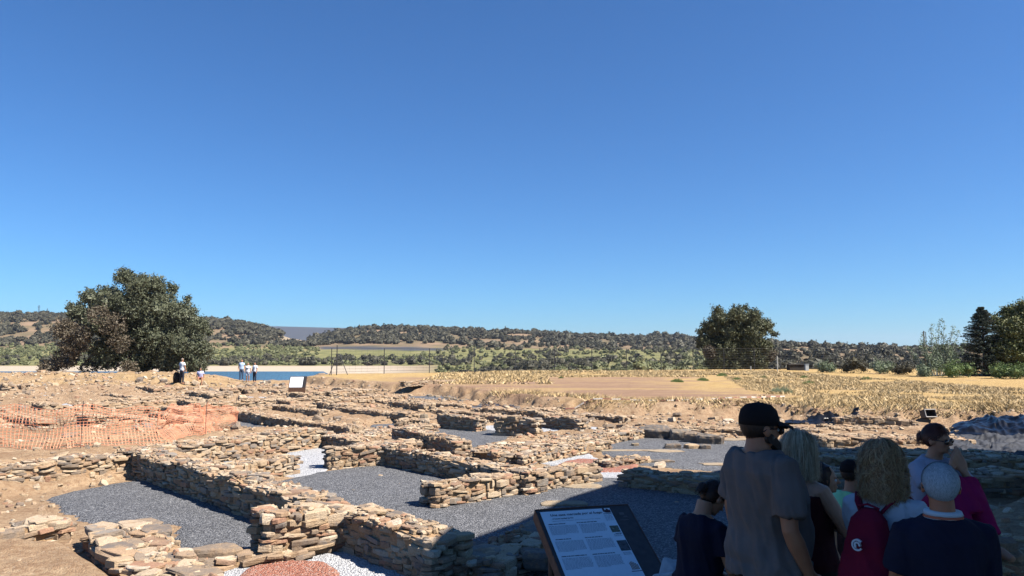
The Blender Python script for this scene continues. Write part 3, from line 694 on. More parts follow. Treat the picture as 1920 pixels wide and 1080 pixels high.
def tree_px(name, label, cat, D, blobs, base, mat, n, size, mat2=None, blobs2=(), limbs=(), depth=1.0, clump=14, seed=1, group=None, trunk_r=.35, core=.6, zb=None, dtop=None):
    rs = np.random.RandomState(seed); b0 = atd(base[0], base[1], D); zb = b0.z if zb is None else zb
    root = empty(name, (b0.x, D, zb), label=label, cat=cat, group=group); org = np.array([b0.x, D, zb])
    def conv(bl):
        C = []; Rr = []
        for j, (px, py, r) in enumerate(bl):
            rr = r / F * D; dy = 0 if len(bl) < 2 else rs.uniform(-1, 1) * depth * (1.0 if py > 560 else .5)
            p = atd(px, py, D + dy); C.append((p.x, p.y, p.z)); Rr.append((rr, rr * 1.1, rr * .95))
            if r / F * D > .9:
                for sg in (-1, 1): p = atd(px, py, D + sg * depth * rs.uniform(.8, 1.3)); C.append((p.x * .985 + b0.x * .015, p.y, p.z - .12 * rr)); Rr.append((rr * .85, rr * .9, rr * .8))
        return np.array(C) - org, np.array(Rr)
    C, Rr = conv(blobs); V = leaf_quads(C, Rr, n, size, rs, clump=clump)
    cr = link('crown', quads_mesh('crown', V, core_blobs(C, Rr, core) if core else None), mat, root)
    if len(blobs2):
        C2, R2 = conv(blobs2); C2 = C2 + np.array([0, -depth * .8, 0]); V2 = leaf_quads(C2, R2, n // 5, size, rs, clump=10); q = link('withered_twigs', quads_mesh('withered_twigs', V2), mat2, root); q['label'] = 'brown withered part of the crown'
    m = MB(); m.tube([(0, 0, -.4), (.05, 0, .5), (.1, .1, max(1.0, C[:, 2].mean() * .9))], [trunk_r * 1.4, trunk_r, trunk_r * .6], 9)
    for c, r in zip(C[::2], Rr[::2]): m.tube([(.05, 0, .5), tuple(np.array([0, 0, .6]) * .5 + c * .5 + rs.normal(0, .2, 3)), tuple(c)], [trunk_r * .5, trunk_r * .3, trunk_r * .1], 6)
    for a, b, c, r in limbs:
        p = [atd(a[0], a[1], D - depth), atd(b[0], b[1], D - depth), atd(c[0], c[1], D - depth)]; m.tube([tuple(np.array(q) - org) for q in p], [r, r * .7, r * .3], 6)
    m.build('trunk', M_bark, root); return root
tree_px('holm_oak', 'huge spreading holm oak beside the river, its foliage reaching the ground', 'tree', 76,
    [(232, 518, 18), (262, 533, 24), (292, 535, 20), (321, 540, 13), (168, 556, 17), (205, 560, 30), (250, 570, 38), (300, 575, 35), (342, 588, 26), (372, 612, 22), (148, 585, 20), (182, 600, 30), (230, 620, 40), (290, 625, 42), (345, 640, 38), (383, 655, 19), (200, 660, 35), (260, 668, 36), (320, 672, 32), (368, 680, 22), (134, 577, 10), (392, 625, 9), (352, 562, 9)],
    (270, 700), M_oak, 110000, .105, M_dead, [(150, 618, 20), (168, 645, 24), (212, 590, 20), (152, 670, 22), (238, 608, 26), (195, 690, 16), (265, 690, 16), (120, 688, 18), (250, 640, 22), (180, 625, 20)],
    [((150, 690), (170, 668), (186, 655), .1), ((205, 690), (195, 668), (180, 655), .12), ((215, 690), (250, 660), (262, 640), .09), ((130, 690), (118, 665), (126, 640), .07)], depth=3.4, seed=3, trunk_r=.5)
tree_px('holm_oak', 'solitary rounded holm oak behind the wire fence in the middle distance', 'tree', 86,
    [(1382, 590, 19), (1350, 596, 18), (1412, 594, 18), (1333, 613, 20), (1365, 620, 30), (1405, 625, 32), (1436, 610, 15), (1450, 625, 8), (1320, 640, 16), (1355, 655, 32), (1400, 660, 35), (1432, 650, 17), (1343, 680, 22), (1380, 685, 25), (1422, 680, 20), (1314, 622, 9), (1345, 580, 9), (1398, 577, 8)],
    (1385, 698), M_oak2, 70000, .10, M_dead, [(1428, 665, 14), (1412, 690, 14), (1322, 660, 10)], depth=2.4, seed=5)
tree_px('leafy_tree', 'olive gold broadleaf tree at the right edge of the photograph', 'tree', 62,
    [(1893, 588, 17), (1917, 577, 14), (1876, 606, 20), (1908, 628, 34), (1888, 656, 32), (1930, 650, 40), (1872, 690, 20), (1912, 692, 25), (1955, 600, 42), (1866, 640, 16)], (1905, 712), M_gold, 60000, .10, depth=2.0, seed=6)
def conifer():
    D = 61; b = atd(1848, 712, D); root = empty('conifer', (b.x, D, b.z), label='dark layered conifer standing left of the olive gold tree', cat='tree')
    H = 140 / F * D; rs = np.random.RandomState(9); C = []; Rr = []
    m = MB(); m.tube([(0, 0, -.3), (0, 0, H * .5), (0, 0, H * .97)], [.16, .1, .02], 8)
    for k in range(46):
        t = (k + .5) / 46; z = H * (.04 + .93 * t); n = 8; L = (1 - t) ** .8 * 56 / F * D + .12
        for j in range(n):
            a = rs.uniform(0, 6.28); l = L * rs.uniform(.6, 1.15); m.tube([(0, 0, z), (math.cos(a) * l, math.sin(a) * l, z + .10 * l)], [.025, .008], 4, False)
            for q in (.35, .6, .82, 1.0): C.append((math.cos(a) * l * q, math.sin(a) * l * q, z + .10 * l * q - .03)); Rr.append((.17 * (1.2 - q * .5), .17 * (1.2 - q * .5), .07))
    V = leaf_quads(C, Rr, 42000, .065, rs, asp=.35, clump=0); link('crown', quads_mesh('crown', V), M_conif, root); m.build('trunk', M_bark, root)
conifer()
def poplars():
    D = 60; rs = np.random.RandomState(19)
    tops = [(1706, 652, 1745), (1722, 637, 1748), (1746, 607, 1752), (1762, 600, 1758), (1771, 603, 1762), (1787, 613, 1768), (1800, 622, 1772), (1812, 640, 1778), (1730, 625, 1750), (1755, 628, 1756), (1778, 640, 1765)]
    b = atd(1760, 704, D); root = empty('poplar_sapling', (b.x, D, b.z), label='airy pale green poplar saplings clump with sparse leaves', cat='sapling clump')
    m = MB(); C = []; Rr = []
    for px, py, bx in tops:
        p0 = atd(bx, 704, D + rs.uniform(-.8, .8)); p1 = atd(px, py, D + rs.uniform(-1, 1)); o = Vector((b.x, D, b.z)); q = [p0 - o, (p0 - o).lerp(p1 - o, .5) + Vector((rs.normal(0, .1), 0, .1)), p1 - o]
        m.tube(q, [.04, .025, .008], 5, False)
        for t in np.linspace(.15, 1, 13):
            c = (q[0].lerp(q[1], t * 2) if t < .5 else q[1].lerp(q[2], t * 2 - 1)); rr = .34 * (1.15 - t * .75); C.append((c.x + rs.normal(0, .12), c.y, c.z)); Rr.append((rr, rr, rr * 1.3))
    V = leaf_quads(C, Rr, 8000, .055, rs, shell=.2, clump=3); link('crown', quads_mesh('crown', V), M_poplar, root); m.build('trunk', plain('pale_bark', (.32, .32, .27), .9), root)
poplars()
def shrub(px, py, rpx, D, mat, label, n=1500, size=.06, hf=.8, group=None, name='shrub', cat='shrub', seed=0):
    rs = np.random.RandomState(seed + 50); r = rpx / F * D; b = atd(px, py, D); z0 = zat(b.x, D); C = []; Rr = []
    for k in range(7): q = r * rs.uniform(.35, .6); C.append((rs.uniform(-.6, .6) * r, rs.uniform(-.4, .4) * r, q * hf * rs.uniform(.6, 1.2))); Rr.append((q, q, q * hf))
    V = leaf_quads(C, Rr, n, size, rs, shell=.1, clump=8); m = MB()
    o = link(name, quads_mesh(name, V, core_blobs(C, Rr, .5, 6, 4)), mat, loc=(b.x, D, z0)); return tag(o, label, cat, group)
for i, (px, py, r, D, mt, lb) in enumerate([(1795, 700, 34, 57, M_greensh, 'bright green broom shrub at the foot of the poplar saplings'), (1880, 706, 30, 55, M_greensh, 'bright green shrub under the olive gold tree'), (1915, 700, 26, 54, M_greensh, 'bright green shrub cut by the right edge'), (1735, 700, 20, 59, M_poplar, 'pale shrub left of the poplar saplings'), (1660, 700, 30, 66, M_poplar, 'grey green low shrub behind the dry grass'), (1600, 700, 34, 68, M_hillbush, 'dull green low shrub beside the white box'), (1550, 698, 22, 70, M_poplar, 'pale green shrub right of the white box'), (1700, 702, 22, 64, M_hillbush, 'small dull shrub between the grey green shrub and saplings'), (888, 682, 15, 150, M_hillbush, 'dark rounded tree standing alone behind the fence')]):
    shrub(px, py, r, D, mt, lb, 3000 if D < 100 else 3500, .05 if D < 100 else .12, 1.0 if D < 100 else 1.5, seed=i)
for i, (px, py, r, lb) in enumerate([(1318, 714, 11, 'dark green weed tuft in front of the solitary oak'), (1354, 706, 10, 'green weed tuft on the pale grass before the oak trunk'), (1381, 713, 9, 'thin green weed tuft right of the oak trunk line'), (1432, 709, 6, 'upright little weed tuft on the field'), (1517, 720, 12, 'largest dark green weed tuft in the dry field'), (1508, 709, 8, 'weed tuft just behind the largest one'), (1270, 716, 12, 'flat green weed patch left of the other tufts'), (1465, 735, 22, 'faded grey green weed patch at the ploughed edge'), (1625, 712, 9, 'lone green weed tuft among tall dry grass'), (1052, 710, 5, 'tiny weed tuft far left in the dry grass strip')]):
    p = at(px, py, .68); rs = np.random.RandomState(i + 90); rr = r / F * p.y; n = 420; A = rs.uniform(0, 6.28, n); d = rr * np.sqrt(rs.rand(n)); x = np.cos(A) * d; y = np.sin(A) * d * .8; h = rr * .75 * (1.1 - d / rr * .7) * rs.uniform(.6, 1.2, n)
    V = np.stack([np.stack([x - .012, y, 0 * x], 1), np.stack([x + .012, y, 0 * x], 1), np.stack([x + rs.normal(0, .25, n) * h, y + rs.normal(0, .2, n) * h, h], 1)], 1).reshape(-1, 3)
    o = link('weed_tuft', mesh_np('weed_tuft', V, np.arange(len(V)), np.full(n, 3)), M_greensh if i != 7 else M_poplar, loc=(p.x, p.y, zat(p.x, p.y) - .02)); tag(o, lb, 'weed', 'green weed tufts in the dry field')
def dry_grass():
    rs = np.random.RandomState(31); out = []
    def patch(n, xf, yf, hmin, hmax, dens=None, wd=.012):
        x = xf(n); y = yf(n); d = sdf(FIELD, x, y); k = d < .25
        if dens is not None: k &= dens(x, y)
        x, y = x[k], y[k]; m = len(x); z = zfun(x, y) - .02; cl = fbm(x * .9, y * .9, 91, 3); h = rs.uniform(hmin, hmax, m) * (.4 + 1.2 * cl); a = rs.uniform(0, 6.28, m); w = wd * rs.uniform(.6, 1.5, m) * (1 + y / 50)
        lx = (vn(x * .7, y * .7, 93) - .5) * 2.4 + rs.normal(0, .7, m); ly = rs.normal(0, .6, m)
        V = np.stack([np.stack([x - w * np.cos(a), y - w * np.sin(a), z], 1), np.stack([x + w * np.cos(a), y + w * np.sin(a), z], 1), np.stack([x + lx * h, y + ly * h, z + h], 1)], 1); out.append(V.reshape(-1, 3))
    patch(110000, lambda n: rs.uniform(10.5, 27, n), lambda n: 24 + 34 * rs.rand(n) ** 1.3, .03, .17, lambda x, y: (x > 9 + (y - 24) * .22) & (fbm(x * .5, y * .5, 95, 3) > .36))
    patch(50000, lambda n: rs.uniform(-6, 26, n), lambda n: rs.uniform(58, 74, n), .05, .20, lambda x, y: (fbm(x * .3, y * .3, 96, 3) > .44), .02)
    patch(14000, lambda n: rs.uniform(-6, 2.5, n), lambda n: rs.uniform(46, 66, n), .08, .26, lambda x, y: fbm(x * .4, y * .4, 97, 3) > .42, .02)
    patch(45000, lambda n: rs.uniform(-6, 18, n), lambda n: rs.uniform(25, 38, n), .06, .24, lambda x, y: (sdf(FIELD, x, y) > -1.4 - 1.2 * vn(x * .6, y * .6, 98)) & (fbm(x * .6, y * .6, 99, 3) > .42))
    V = np.concatenate(out); o = link('dry_grass', mesh_np('dry_grass', V, np.arange(len(V)), np.full(len(V) // 3, 3)), M_grass); tag(o, 'straw yellow dry grass over the field and its bank', 'grass', kind='stuff')
dry_grass()
# bushes on the hills, along the river and on the slopes to the right
def bush_proto(rs, n, sz, core=True):
    C = []; Rr = []
    for k in range(5): a = rs.uniform(0, 6.28); q = rs.uniform(.0, .55); r = rs.uniform(.4, .62); C.append((math.cos(a) * q, math.sin(a) * q, r * .75 + rs.uniform(0, .25))); Rr.append((r, r, r * .8))
    V = leaf_quads(C, Rr, n, sz, rs, shell=.75); c = core_blobs(C, Rr, .82, 6, 4); return V, c
def hills():
    rs = np.random.RandomState(77); K3 = [bush_proto(np.random.RandomState(200 + k), 26, .2) for k in range(10)]
    P = []
    def put(n, ulo, uhi, ylo, yhi, rlo, rhi, kind, dens):
        y = rs.uniform(ylo, yhi, n); u = rs.uniform(ulo, uhi, n); x = (u - 960) / F * y; k = dens(x, y, u); x, y, u = x[k], y[k], u[k]
        z = zfun(x, y); r = rs.uniform(rlo, rhi, len(x)) * (1 + .4 * (rs.rand(len(x)) < .15)); P.extend(zip(x, y, z, r, [kind] * len(x)))
    cl = lambda s, t, f=.02: (lambda x, y, u: (fbm(x * f, y * f, s, 4) + rs.uniform(-.12, .12, len(x)) > t))
    notcut = lambda x, y, u: ~((u > 530) & (u < 580) & (y > 700)) & ~((u > 575) & (u < 860) & (y < 632))
    put(6400, -60, 1420, 590, 935, 3.2, 6.0, 0, lambda x, y, u: (fbm(x * .045, y * .02, 301, 4) + rs.uniform(-.16, .16, len(x)) > .47) & notcut(x, y, u) & ((y > 660) | (rs.rand(len(x)) < .6)))
    put(420, -60, 860, 392, 470, 2.0, 4.4, 0, lambda x, y, u: cl(311, .52, .04)(x, y, u) | (rs.rand(len(x)) < .12))
    put(900, -60, 1420, 880, 960, 3.5, 6.5, 0, lambda x, y, u: notcut(x, y, u))
    put(3600, -60, 860, 400, 610, 1.1, 2.6, 1, lambda x, y, u: cl(303, .46, .03)(x, y, u) & ~((u > 600) & (u < 850) & (y > 455 + (u - 600) * .2)))
    put(1700, 820, 1420, 130, 600, 1.0, 2.4, 1, cl(304, .50, .03)); put(1500, 820, 1430, 220, 600, 1.6, 3.4, 0, cl(305, .60, .04))
    put(420, 700, 1400, 100, 190, .7, 1.7, 1, cl(309, .46, .05))
    put(1300, 1400, 2000, 150, 560, 1.7, 3.8, 0, cl(306, .53, .05)); put(260, 1400, 2000, 100, 170, .7, 1.5, 0, cl(307, .45, .05)); put(500, 1380, 2000, 480, 545, 2.5, 4.0, 0, cl(308, .40))
    P.sort(key=lambda p: -p[3] / p[1]); big, rest = P[:300], P[300:]
    for kind, mt, nm, lb in ((0, M_hillbush, 'hill_scrub', 'dark evergreen scrub covering the far hillsides'), (1, M_river, 'riverside_scrub', 'light green scrub covering the flat land by the river')):
        Vs = []; Ls = []; Ts = []; off = 0; mts = []
        for (x, y, z, r, kk) in rest:
            if kk != kind: continue
            V, (cv, cf) = K3[rs.randint(10)]; V = np.concatenate([V, cv]); a = rs.uniform(0, 6.28); c, s = math.cos(a) * r, math.sin(a) * r
            W_ = np.stack([V[:, 0] * c - V[:, 1] * s + x, V[:, 0] * s + V[:, 1] * c + y, V[:, 2] * r * 1.0 + z - .15 * r], 1); Vs.append(W_)
            nq = 26; Ls.append(np.concatenate([np.arange(nq * 4), np.array(cf).ravel() + nq * 4]) + off); Ts.append(np.full(nq + len(cf), 4)); off += len(V)
        o = link(nm, mesh_np(nm, np.concatenate(Vs), np.concatenate(Ls), np.concatenate(Ts)), mt); tag(o, lb, 'scrub', kind='stuff')
    K4 = []
    for k in range(6):
        V, c = bush_proto(np.random.RandomState(400 + k), 150, .12); me = quads_mesh('bush', V, c); K4.append(me)
    K5 = [m.copy() for m in K4]
    for m in K4: m.materials.append(M_hillbush)
    for m in K5: m.materials.append(M_river)
    for i, (x, y, z, r, kk) in enumerate(big):
        o = bpy.data.objects.new('bush', (K4 if kk == 0 else K5)[i % 6]); col.objects.link(o); o.location = (x, y, z - .15 * r); o.scale = (r, r, r); o.rotation_euler = (0, 0, rs.uniform(0, 6.28))
        tag(o, 'dark green bush among many on the slopes beyond the fence' if kk == 0 else 'light green bush among many on the low ground beyond the fence', 'bush', 'dark bushes on the slopes beyond the fence' if kk == 0 else 'light green bushes on the low ground beyond the fence')
hills()
# ------------------------------------------------------------------ site furniture
M_orange = plain('orange_plastic_net', (.66, .26, .14), .6, .3, var=.15)
M_corten = plain('corten_steel', (.10, .055, .035), .7, .25, var=.3, scale=20, bs=.2)
M_blackp = plain('black_panel', (.022, .020, .019), .45, .4, var=.5, scale=14)
M_white = plain('white_print', (.80, .82, .84), .4, .4, var=.02)
M_ink = plain('grey_ink', (.10, .10, .12), .7, .1)
M_ink2 = plain('faint_grey_ink', (.36, .37, .40), .7, .1)
M_steel = plain('dark_steel', (.045, .045, .05), .6, .3, metal=.3)
def net():
    a = at(-90, 849, .46); pts = [a, at(120, 846, .44), at(300, 838, .35), at(440, 812, 0.05)]; rs = np.random.RandomState(2)
    L = [0]
    for i in range(3): L.append(L[-1] + (pts[i + 1] - pts[i]).xy.length)
    T_ = L[-1]
    def S(s, t, k=0):
        for i in range(3):
            if s <= L[i + 1] + 1e-6: break
        p = pts[i].lerp(pts[i + 1], (s - L[i]) / (L[i + 1] - L[i])); z0 = zat(p.x, p.y); sag = .10 * math.sin(s * 2.4) ** 2 * t
        d = (pts[i + 1] - pts[i]).normalized(); n = Vector((-d.y, d.x, 0))
        bulge = float(vn(s * .9 + k * 5, t * 2.2, 61) - .5) * .45 * (1 - t * .5) + float(vn(s * 3, t * 5, 62) - .5) * .1
        return Vector((p.x, p.y, z0 + .02 + (.98 - .2 * s / T_ - .1 * k) * t - sag)) + n * (bulge + .14 * k) + d * float(vn(s * 2, t * 3, 63) - .5) * .1
    root = empty('safety_netting', (pts[0].x, pts[0].y, zat(pts[0].x, pts[0].y)), label='orange plastic safety netting sagging along the left of the dig', cat='netting'); o = Vector(root.location)
    for k in (0,):
        m = MB(); ds = .075 if k == 0 else .16; ns = int(T_ / ds); nt_ = 14 if k == 0 else 7; w = .0052
        s0 = 0 if k == 0 else int(ns * .55)
        for j in range(nt_ + 1):
            t = j / nt_; V = []; Fc = []
            for i in range(s0, ns + 1): p = S(i * ds, t, k) - o; V += [p + Vector((0, 0, w)), p - Vector((0, 0, w))]
            for i in range(ns - s0): Fc.append((2 * i, 2 * i + 1, 2 * i + 3, 2 * i + 2))
            m.add(V, Fc)
        for i in range(s0, ns + 1):
            V = []; Fc = []
            for j in range(nt_ + 1): p = S(i * ds, j / nt_, k) - o; V += [p + Vector((w * .7, w * .7, 0)), p - Vector((w * .7, w * .7, 0))]
            for j in range(nt_): Fc.append((2 * j, 2 * j + 1, 2 * j + 3, 2 * j + 2))
            m.add(V, Fc)
        q = m.build('mesh_net', M_orange, root)
    for px, py, z in ((150, 846, .44), (384, 826, .2), (440, 812, 0.05), (-40, 849, .46)):
        p = at(px, py, z); m = MB(); z0 = zat(p.x, p.y); m.tube([(p.x - o.x, p.y - o.y, z0 - .2 - o.z), (p.x - o.x + .02, p.y - o.y, z0 + 1.05 - o.z)], .008, 6); m.build('post', M_steel, root)
net()
def tape():
    P = [at(880, 736, .7), at(935, 741, .7), at(990, 746, .68), at(1060, 750, .68), at(1130, 751, .66), at(1250, 751, .66), at(1400, 748, .66), at(1480, 743, .66)]
    pts = []
    for i in range(len(P) - 1):
        n = max(2, int((P[i + 1] - P[i]).length / .34))
        for k in range(n): pts.append(P[i].lerp(P[i + 1], k / n))
    V = []; Fc = []; mi = []; org = Vector((pts[0].x, pts[0].y, .6))
    for i in range(len(pts) - 1):
        a, b = pts[i], pts[i + 1]; za = zat(a.x, a.y) + .05 + .03 * math.sin(i * .35); zb = zat(b.x, b.y) + .05 + .03 * math.sin((i + 1) * .35); o = len(V)
        V += [Vector((a.x, a.y, za)) - org, Vector((b.x, b.y, zb)) - org, Vector((b.x, b.y + .01, zb + .05)) - org, Vector((a.x, a.y + .01, za + .05)) - org]; Fc.append((o, o + 1, o + 2, o + 3)); mi.append(i % 2)
    me = mesh_np('barrier_tape', np.array([tuple(v) for v in V]), np.array(Fc), np.full(len(Fc), 4), mi)
    o = link('barrier_tape', me, [plain('tape_white', (.60, .54, .46), .5), plain('tape_red', (.30, .14, .10), .5)], loc=org); tag(o, 'red and white barrier tape strung low along the edge of the ploughed field', 'barrier tape')
tape()
def fence():
    base = [(593, 700, 61), (621, 701, 62), (720, 703, 66), (805, 702, 68), (889, 700, 70), (966, 700, 71.5), (1040, 699, 73), (1110, 698, 74.5), (1175, 698, 76), (1240, 698, 77), (1300, 697, 77.6), (1358, 697, 78), (1415, 697, 78.3), (1463, 697, 78.5), (1545, 697, 79), (1620, 697, 79)]
    P = []
    for px, py, D in base: p = atd(px, py, D); P.append(Vector((p.x, p.y, zat(p.x, p.y))))
    root = empty('wire_fence', P[1], label='tall dark wire fence running across behind the dry field', cat='fence'); o = P[1]
    for i, p in enumerate(P[1:]):
        m = MB(); m.tube([p - o - Vector((0, 0, .3)), p - o + Vector((0, 0, 2.25))], .035, 6); m.build('post', M_steel, root)
    for px in (631, 645):
        p = atd(px, 702, 62.5); z = zat(p.x, p.y); m = MB(); a = Vector((p.x, p.y, z)) - o
        if px == 631: m.tube([a, a + Vector((0, 0, 2.5))], .04, 6); m.build('post', M_steel, root)
        q = MB(); q.tube([a + Vector((.3 if px == 645 else -.6, 0, 0)), Vector((0, 0, 1.7)) + (a if px == 631 else a - Vector((.4, 0, 0)))], .03, 6); q.build('brace', M_steel, root)
    m = MB(); P = P[1:]
    for k in range(9):
        z = .25 + k * .25
        m.tube([p - o + Vector((0, 0, z)) for p in P], .0065 if k not in (0, 4, 8) else .010, 4, False)
    for i in range(len(P) - 1):
        n = int((P[i + 1] - P[i]).length / .55)
        for k in range(1, n): p = P[i].lerp(P[i + 1], k / n) - o; m.tube([p + Vector((0, 0, .2)), p + Vector((0, 0, 2.2))], .004, 3, False)
    m.build('wire_mesh', M_steel, root)
fence()
def board(near):
    if near: O = Vector((.225, 7.2, 1.145)); phi = R(15.8); al = R(29); w = .95; Ls = 1.32; ground = 0.0; lb = 'near tilted information board in shade beside the visitors'
    else: b = atd(540, 733, 43.4); phi = R(6); al = R(50); w = .95; Ls = .80; ground = zat(b.x, b.y); zt = 1.06; O = Vector((b.x, b.y + .4, zt + ground)); lb = 'far information board with blank white top among the ruins'
    rt = Vector((math.cos(phi), math.sin(phi), 0)); dn = Vector((math.sin(phi) * math.cos(al), -math.cos(phi) * math.cos(al), -math.sin(al))); nm = rt.cross(dn) * -1; nm = nm if nm.z > 0 else -nm
    c0 = O + rt * w / 2 + dn * Ls / 2
    root = empty('information_board', (c0.x, c0.y, ground), label=lb, cat='information board'); o = Vector((c0.x, c0.y, ground))
    def pt(u, v, h=0): return O + rt * (u * w) + dn * v + nm * h - o
    def slab(m, u0, u1, v0, v1, h0, h1):
        q = [pt(u0, v0, h0), pt(u1, v0, h0), pt(u1, v1, h0), pt(u0, v1, h0), pt(u0, v0, h1), pt(u1, v0, h1), pt(u1, v1, h1), pt(u0, v1, h1)]
        m.add(q, [(0, 1, 2, 3), (4, 7, 6, 5), (0, 4, 5, 1), (1, 5, 6, 2), (2, 6, 7, 3), (3, 7, 4, 0)])
    m = MB(); slab(m, 0, 1, 0, Ls, -.012, 0); f = m.build('panel', M_blackp, root)
    m = MB()
    for a in ((-.008, 0, -.008, Ls), (1, 1.008, -.008, Ls), (-.008, 1.008, -.012, -.002)): slab(m, *a, -.11, .004)
    fl = Vector((0, 0, -1)); zf = (O + dn * Ls).z - ground
    a, b = pt(-.008, Ls, 0), pt(1.008, Ls, 0); th = Vector((-dn.x, -dn.y, 0)).normalized() * .02
    m.add([a, b, b - Vector((0, 0, zf)), a - Vector((0, 0, zf)), a + th, b + th, b + th - Vector((0, 0, zf)), a + th - Vector((0, 0, zf))], [(0, 3, 2, 1), (4, 5, 6, 7), (0, 4, 7, 3), (1, 2, 6, 5)])
    for u in (.06, .9):
        c = pt(u, .35, -.02); m.tube([c, (c.x, c.y, 0)], .03, 8)
    m.build('stand', M_corten, root)
    if not near:
        m = MB(); slab(m, .03, .80, .03, Ls - .02, .002, .005); m.build('sheet', M_white, root); return
    s0, s1 = .035, .785; SW = s1 - s0
    m = MB(); slab(m, s0, s1, .03, Ls - .04, .001, .004); sh = m.build('sheet', M_white, root)
    U = lambda u: s0 + u * SW
    rs = np.random.RandomState(8); ink = inf = None; blocks = []
    cur = [MB()]
    def flush(nm_, mt_):
        cur[0].build(nm_, mt_, sh); cur[0] = MB()
    def words_(mm, u0, u1, v, hgt, dens=.035):
        u = u0
        while u < u1 - .01:
            l = rs.uniform(.3, 1.3) * dens; slab(cur[0], U(u), U(min(u + l, u1)), v, v + hgt, .0045, .0055); u += l + .008
    for v, heads, n in ((.20, ((.05, .28), (.44, .74)), 9), (.40, ((.06, .27), (.46, .71)), 10), (.61, ((.05, .38), (.46, .76)), 10)):
        for (u0, u1) in heads: words_(ink, u0, u1, v, .009, .05); flush('heading', M_ink)
        for c0_, c1_ in ((.04, .42), (.46, .82)):
            for k in range(n): words_(inf, c0_, c1_ - (.18 if k == n - 1 else 0), v + .03 + k * .0135, .0045)
            flush('text_block', M_ink2)
    words_(inf, .12, .80, .165, .003, .2); flush('text_block', M_ink2); words_(ink, .87, .99, .105, .006, .2); flush('heading', M_ink)
    for k in range(6): words_(inf, .87, .985, .125 + k * .014, .004)
    flush('text_block', M_ink2)
    for v in (.385, .62): 
        for k in range(3): words_(inf, .87, .98, v + k * .012, .004)
        flush('text_block', M_ink2)
    words_(ink, .90, .99, .375, .006, .2); flush('heading', M_ink); words_(ink, .86, 1.0, .845, .007, .3); flush('heading', M_ink)
    def pic(u0, u1, v0, v1, c, nm_):
        m = MB(); slab(m, U(u0), U(u1), v0, v1, .0045, .0056); m.build(nm_, c, sh)
    def picmat(name, cols, sc=30):
        mt, nt, b = newmat(name, .5, .3); n = noise(nt, coord(nt), sc, 4); nt.links.new(ramp(nt, n.outputs[0], cols), b.inputs['Base Color']); return mt
    m = MB()
    for (u, v, l, hh_) in ((.885, .03, .03, .05), (.90, .055, .09, .035), (.935, .04, .03, .03), (.92, .075, .07, .02)): slab(m, U(u), U(u + l), v, v + hh_, .0045, .006)
    m.build('house_drawing', plain('print_dark_red', (.07, .03, .03), .5), sh)
    pic(.865, .985, .275, .36, picmat('print_photo_green', [(.3, (.03, .035, .02)), (.6, (.12, .14, .09)), (.75, (.4, .42, .38))]), 'printed_photo')
    pic(.86, .995, .47, .60, picmat('print_photo_dark', [(.35, (.02, .025, .03)), (.65, (.08, .10, .11))]), 'printed_photo')
    m = MB()
    for k in range(6):
        u = .88 + k * .018; hh_ = .10 - .012 * abs(k - 1.5); slab(m, U(u), U(u + .010), .83 - hh_, .83, .0045, .006)
    m.build('pillar_drawing', plain('print_tan', (.30, .17, .10), .5), sh)
    Rm = Matrix((rt, -dn, nm)).transposed().to_4x4()
    for txt, u, v, sz in (('Una casa marcada por el fuego', .12, .098, .0425), ('A house marked by fire', .13, .142, .022)):
        cu = bpy.data.curves.new('title_lettering', 'FONT'); cu.body = txt; cu.size = sz; cu.extrude = .0006; cu.offset = .0004; cu.shear = .15
        tmp = bpy.data.objects.new('tmp', cu); col.objects.link(tmp); me_ = bpy.data.meshes.new_from_object(tmp.evaluated_get(bpy.context.evaluated_depsgraph_get())); bpy.data.objects.remove(tmp); me_.materials.clear(); me_.materials.append(M_ink); ob = bpy.data.objects.new('title_lettering', me_); col.objects.link(ob); ob.parent = sh; p = pt(U(u), v, .0058)
        ob.matrix_local = Matrix.Translation(p) @ Rm
    m = MB()
    for u, v, l, hh_ in ((.86, .10, .05, .035), (.89, .15, .04, .015), (.83, .20, .10, .008), (.90, .95, .03, .03)): slab(m, u, u + l, v, v + hh_, .0005, .0015)
    m.build('faint_symbol', plain('faint_print', (.11, .105, .10), .6), root)
board(True); board(False)
def sheet(name, label, P, nx, ny, zf, mat, cat):
    """quad P (4 ground points) as a wrinkled sheet, zf(u, v) its height"""
    u, v = np.meshgrid(np.linspace(0, 1, nx), np.linspace(0, 1, ny), indexing='ij'); P = [np.array([q[0], q[1]]) for q in P]
    X = ((1 - u) * (1 - v))[..., None] * P[0] + (u * (1 - v))[..., None] * P[1] + (u * v)[..., None] * P[2] + ((1 - u) * v)[..., None] * P[3]
    x, y = X[..., 0], X[..., 1]; x = x + .12 * (vn(u * 9, v * 9, 3) - .5); y = y + .2 * (vn(u * 9, v * 9, 4) - .5)
    z = zfun(x.ravel(), y.ravel()).reshape(x.shape) + zf(u, v); V = np.stack([x, y, z], -1).reshape(-1, 3); I = np.arange(nx * ny).reshape(nx, ny)
    q = np.stack([I[:-1, :-1], I[1:, :-1], I[1:, 1:], I[:-1, 1:]], -1).reshape(-1, 4); o = link(name, mesh_np(name, V, q, np.full(len(q), 4), smooth=True), mat)
    sm = o.modifiers.new('thick', 'SOLIDIFY'); sm.thickness = .004; return tag(o, label, cat)
M_tarp = plain('black_plastic', (.005, .005, .0055), .30, .3, var=.2, scale=5)
M_sheet = plain('grey_ground_sheet', (.045, .048, .055), .7, .15, var=.5, scale=4)
rdg = lambda u, v, f, g, s: 1 - np.abs(2 * fbm(u * f, v * g, s, 3) - 1) * 1.6
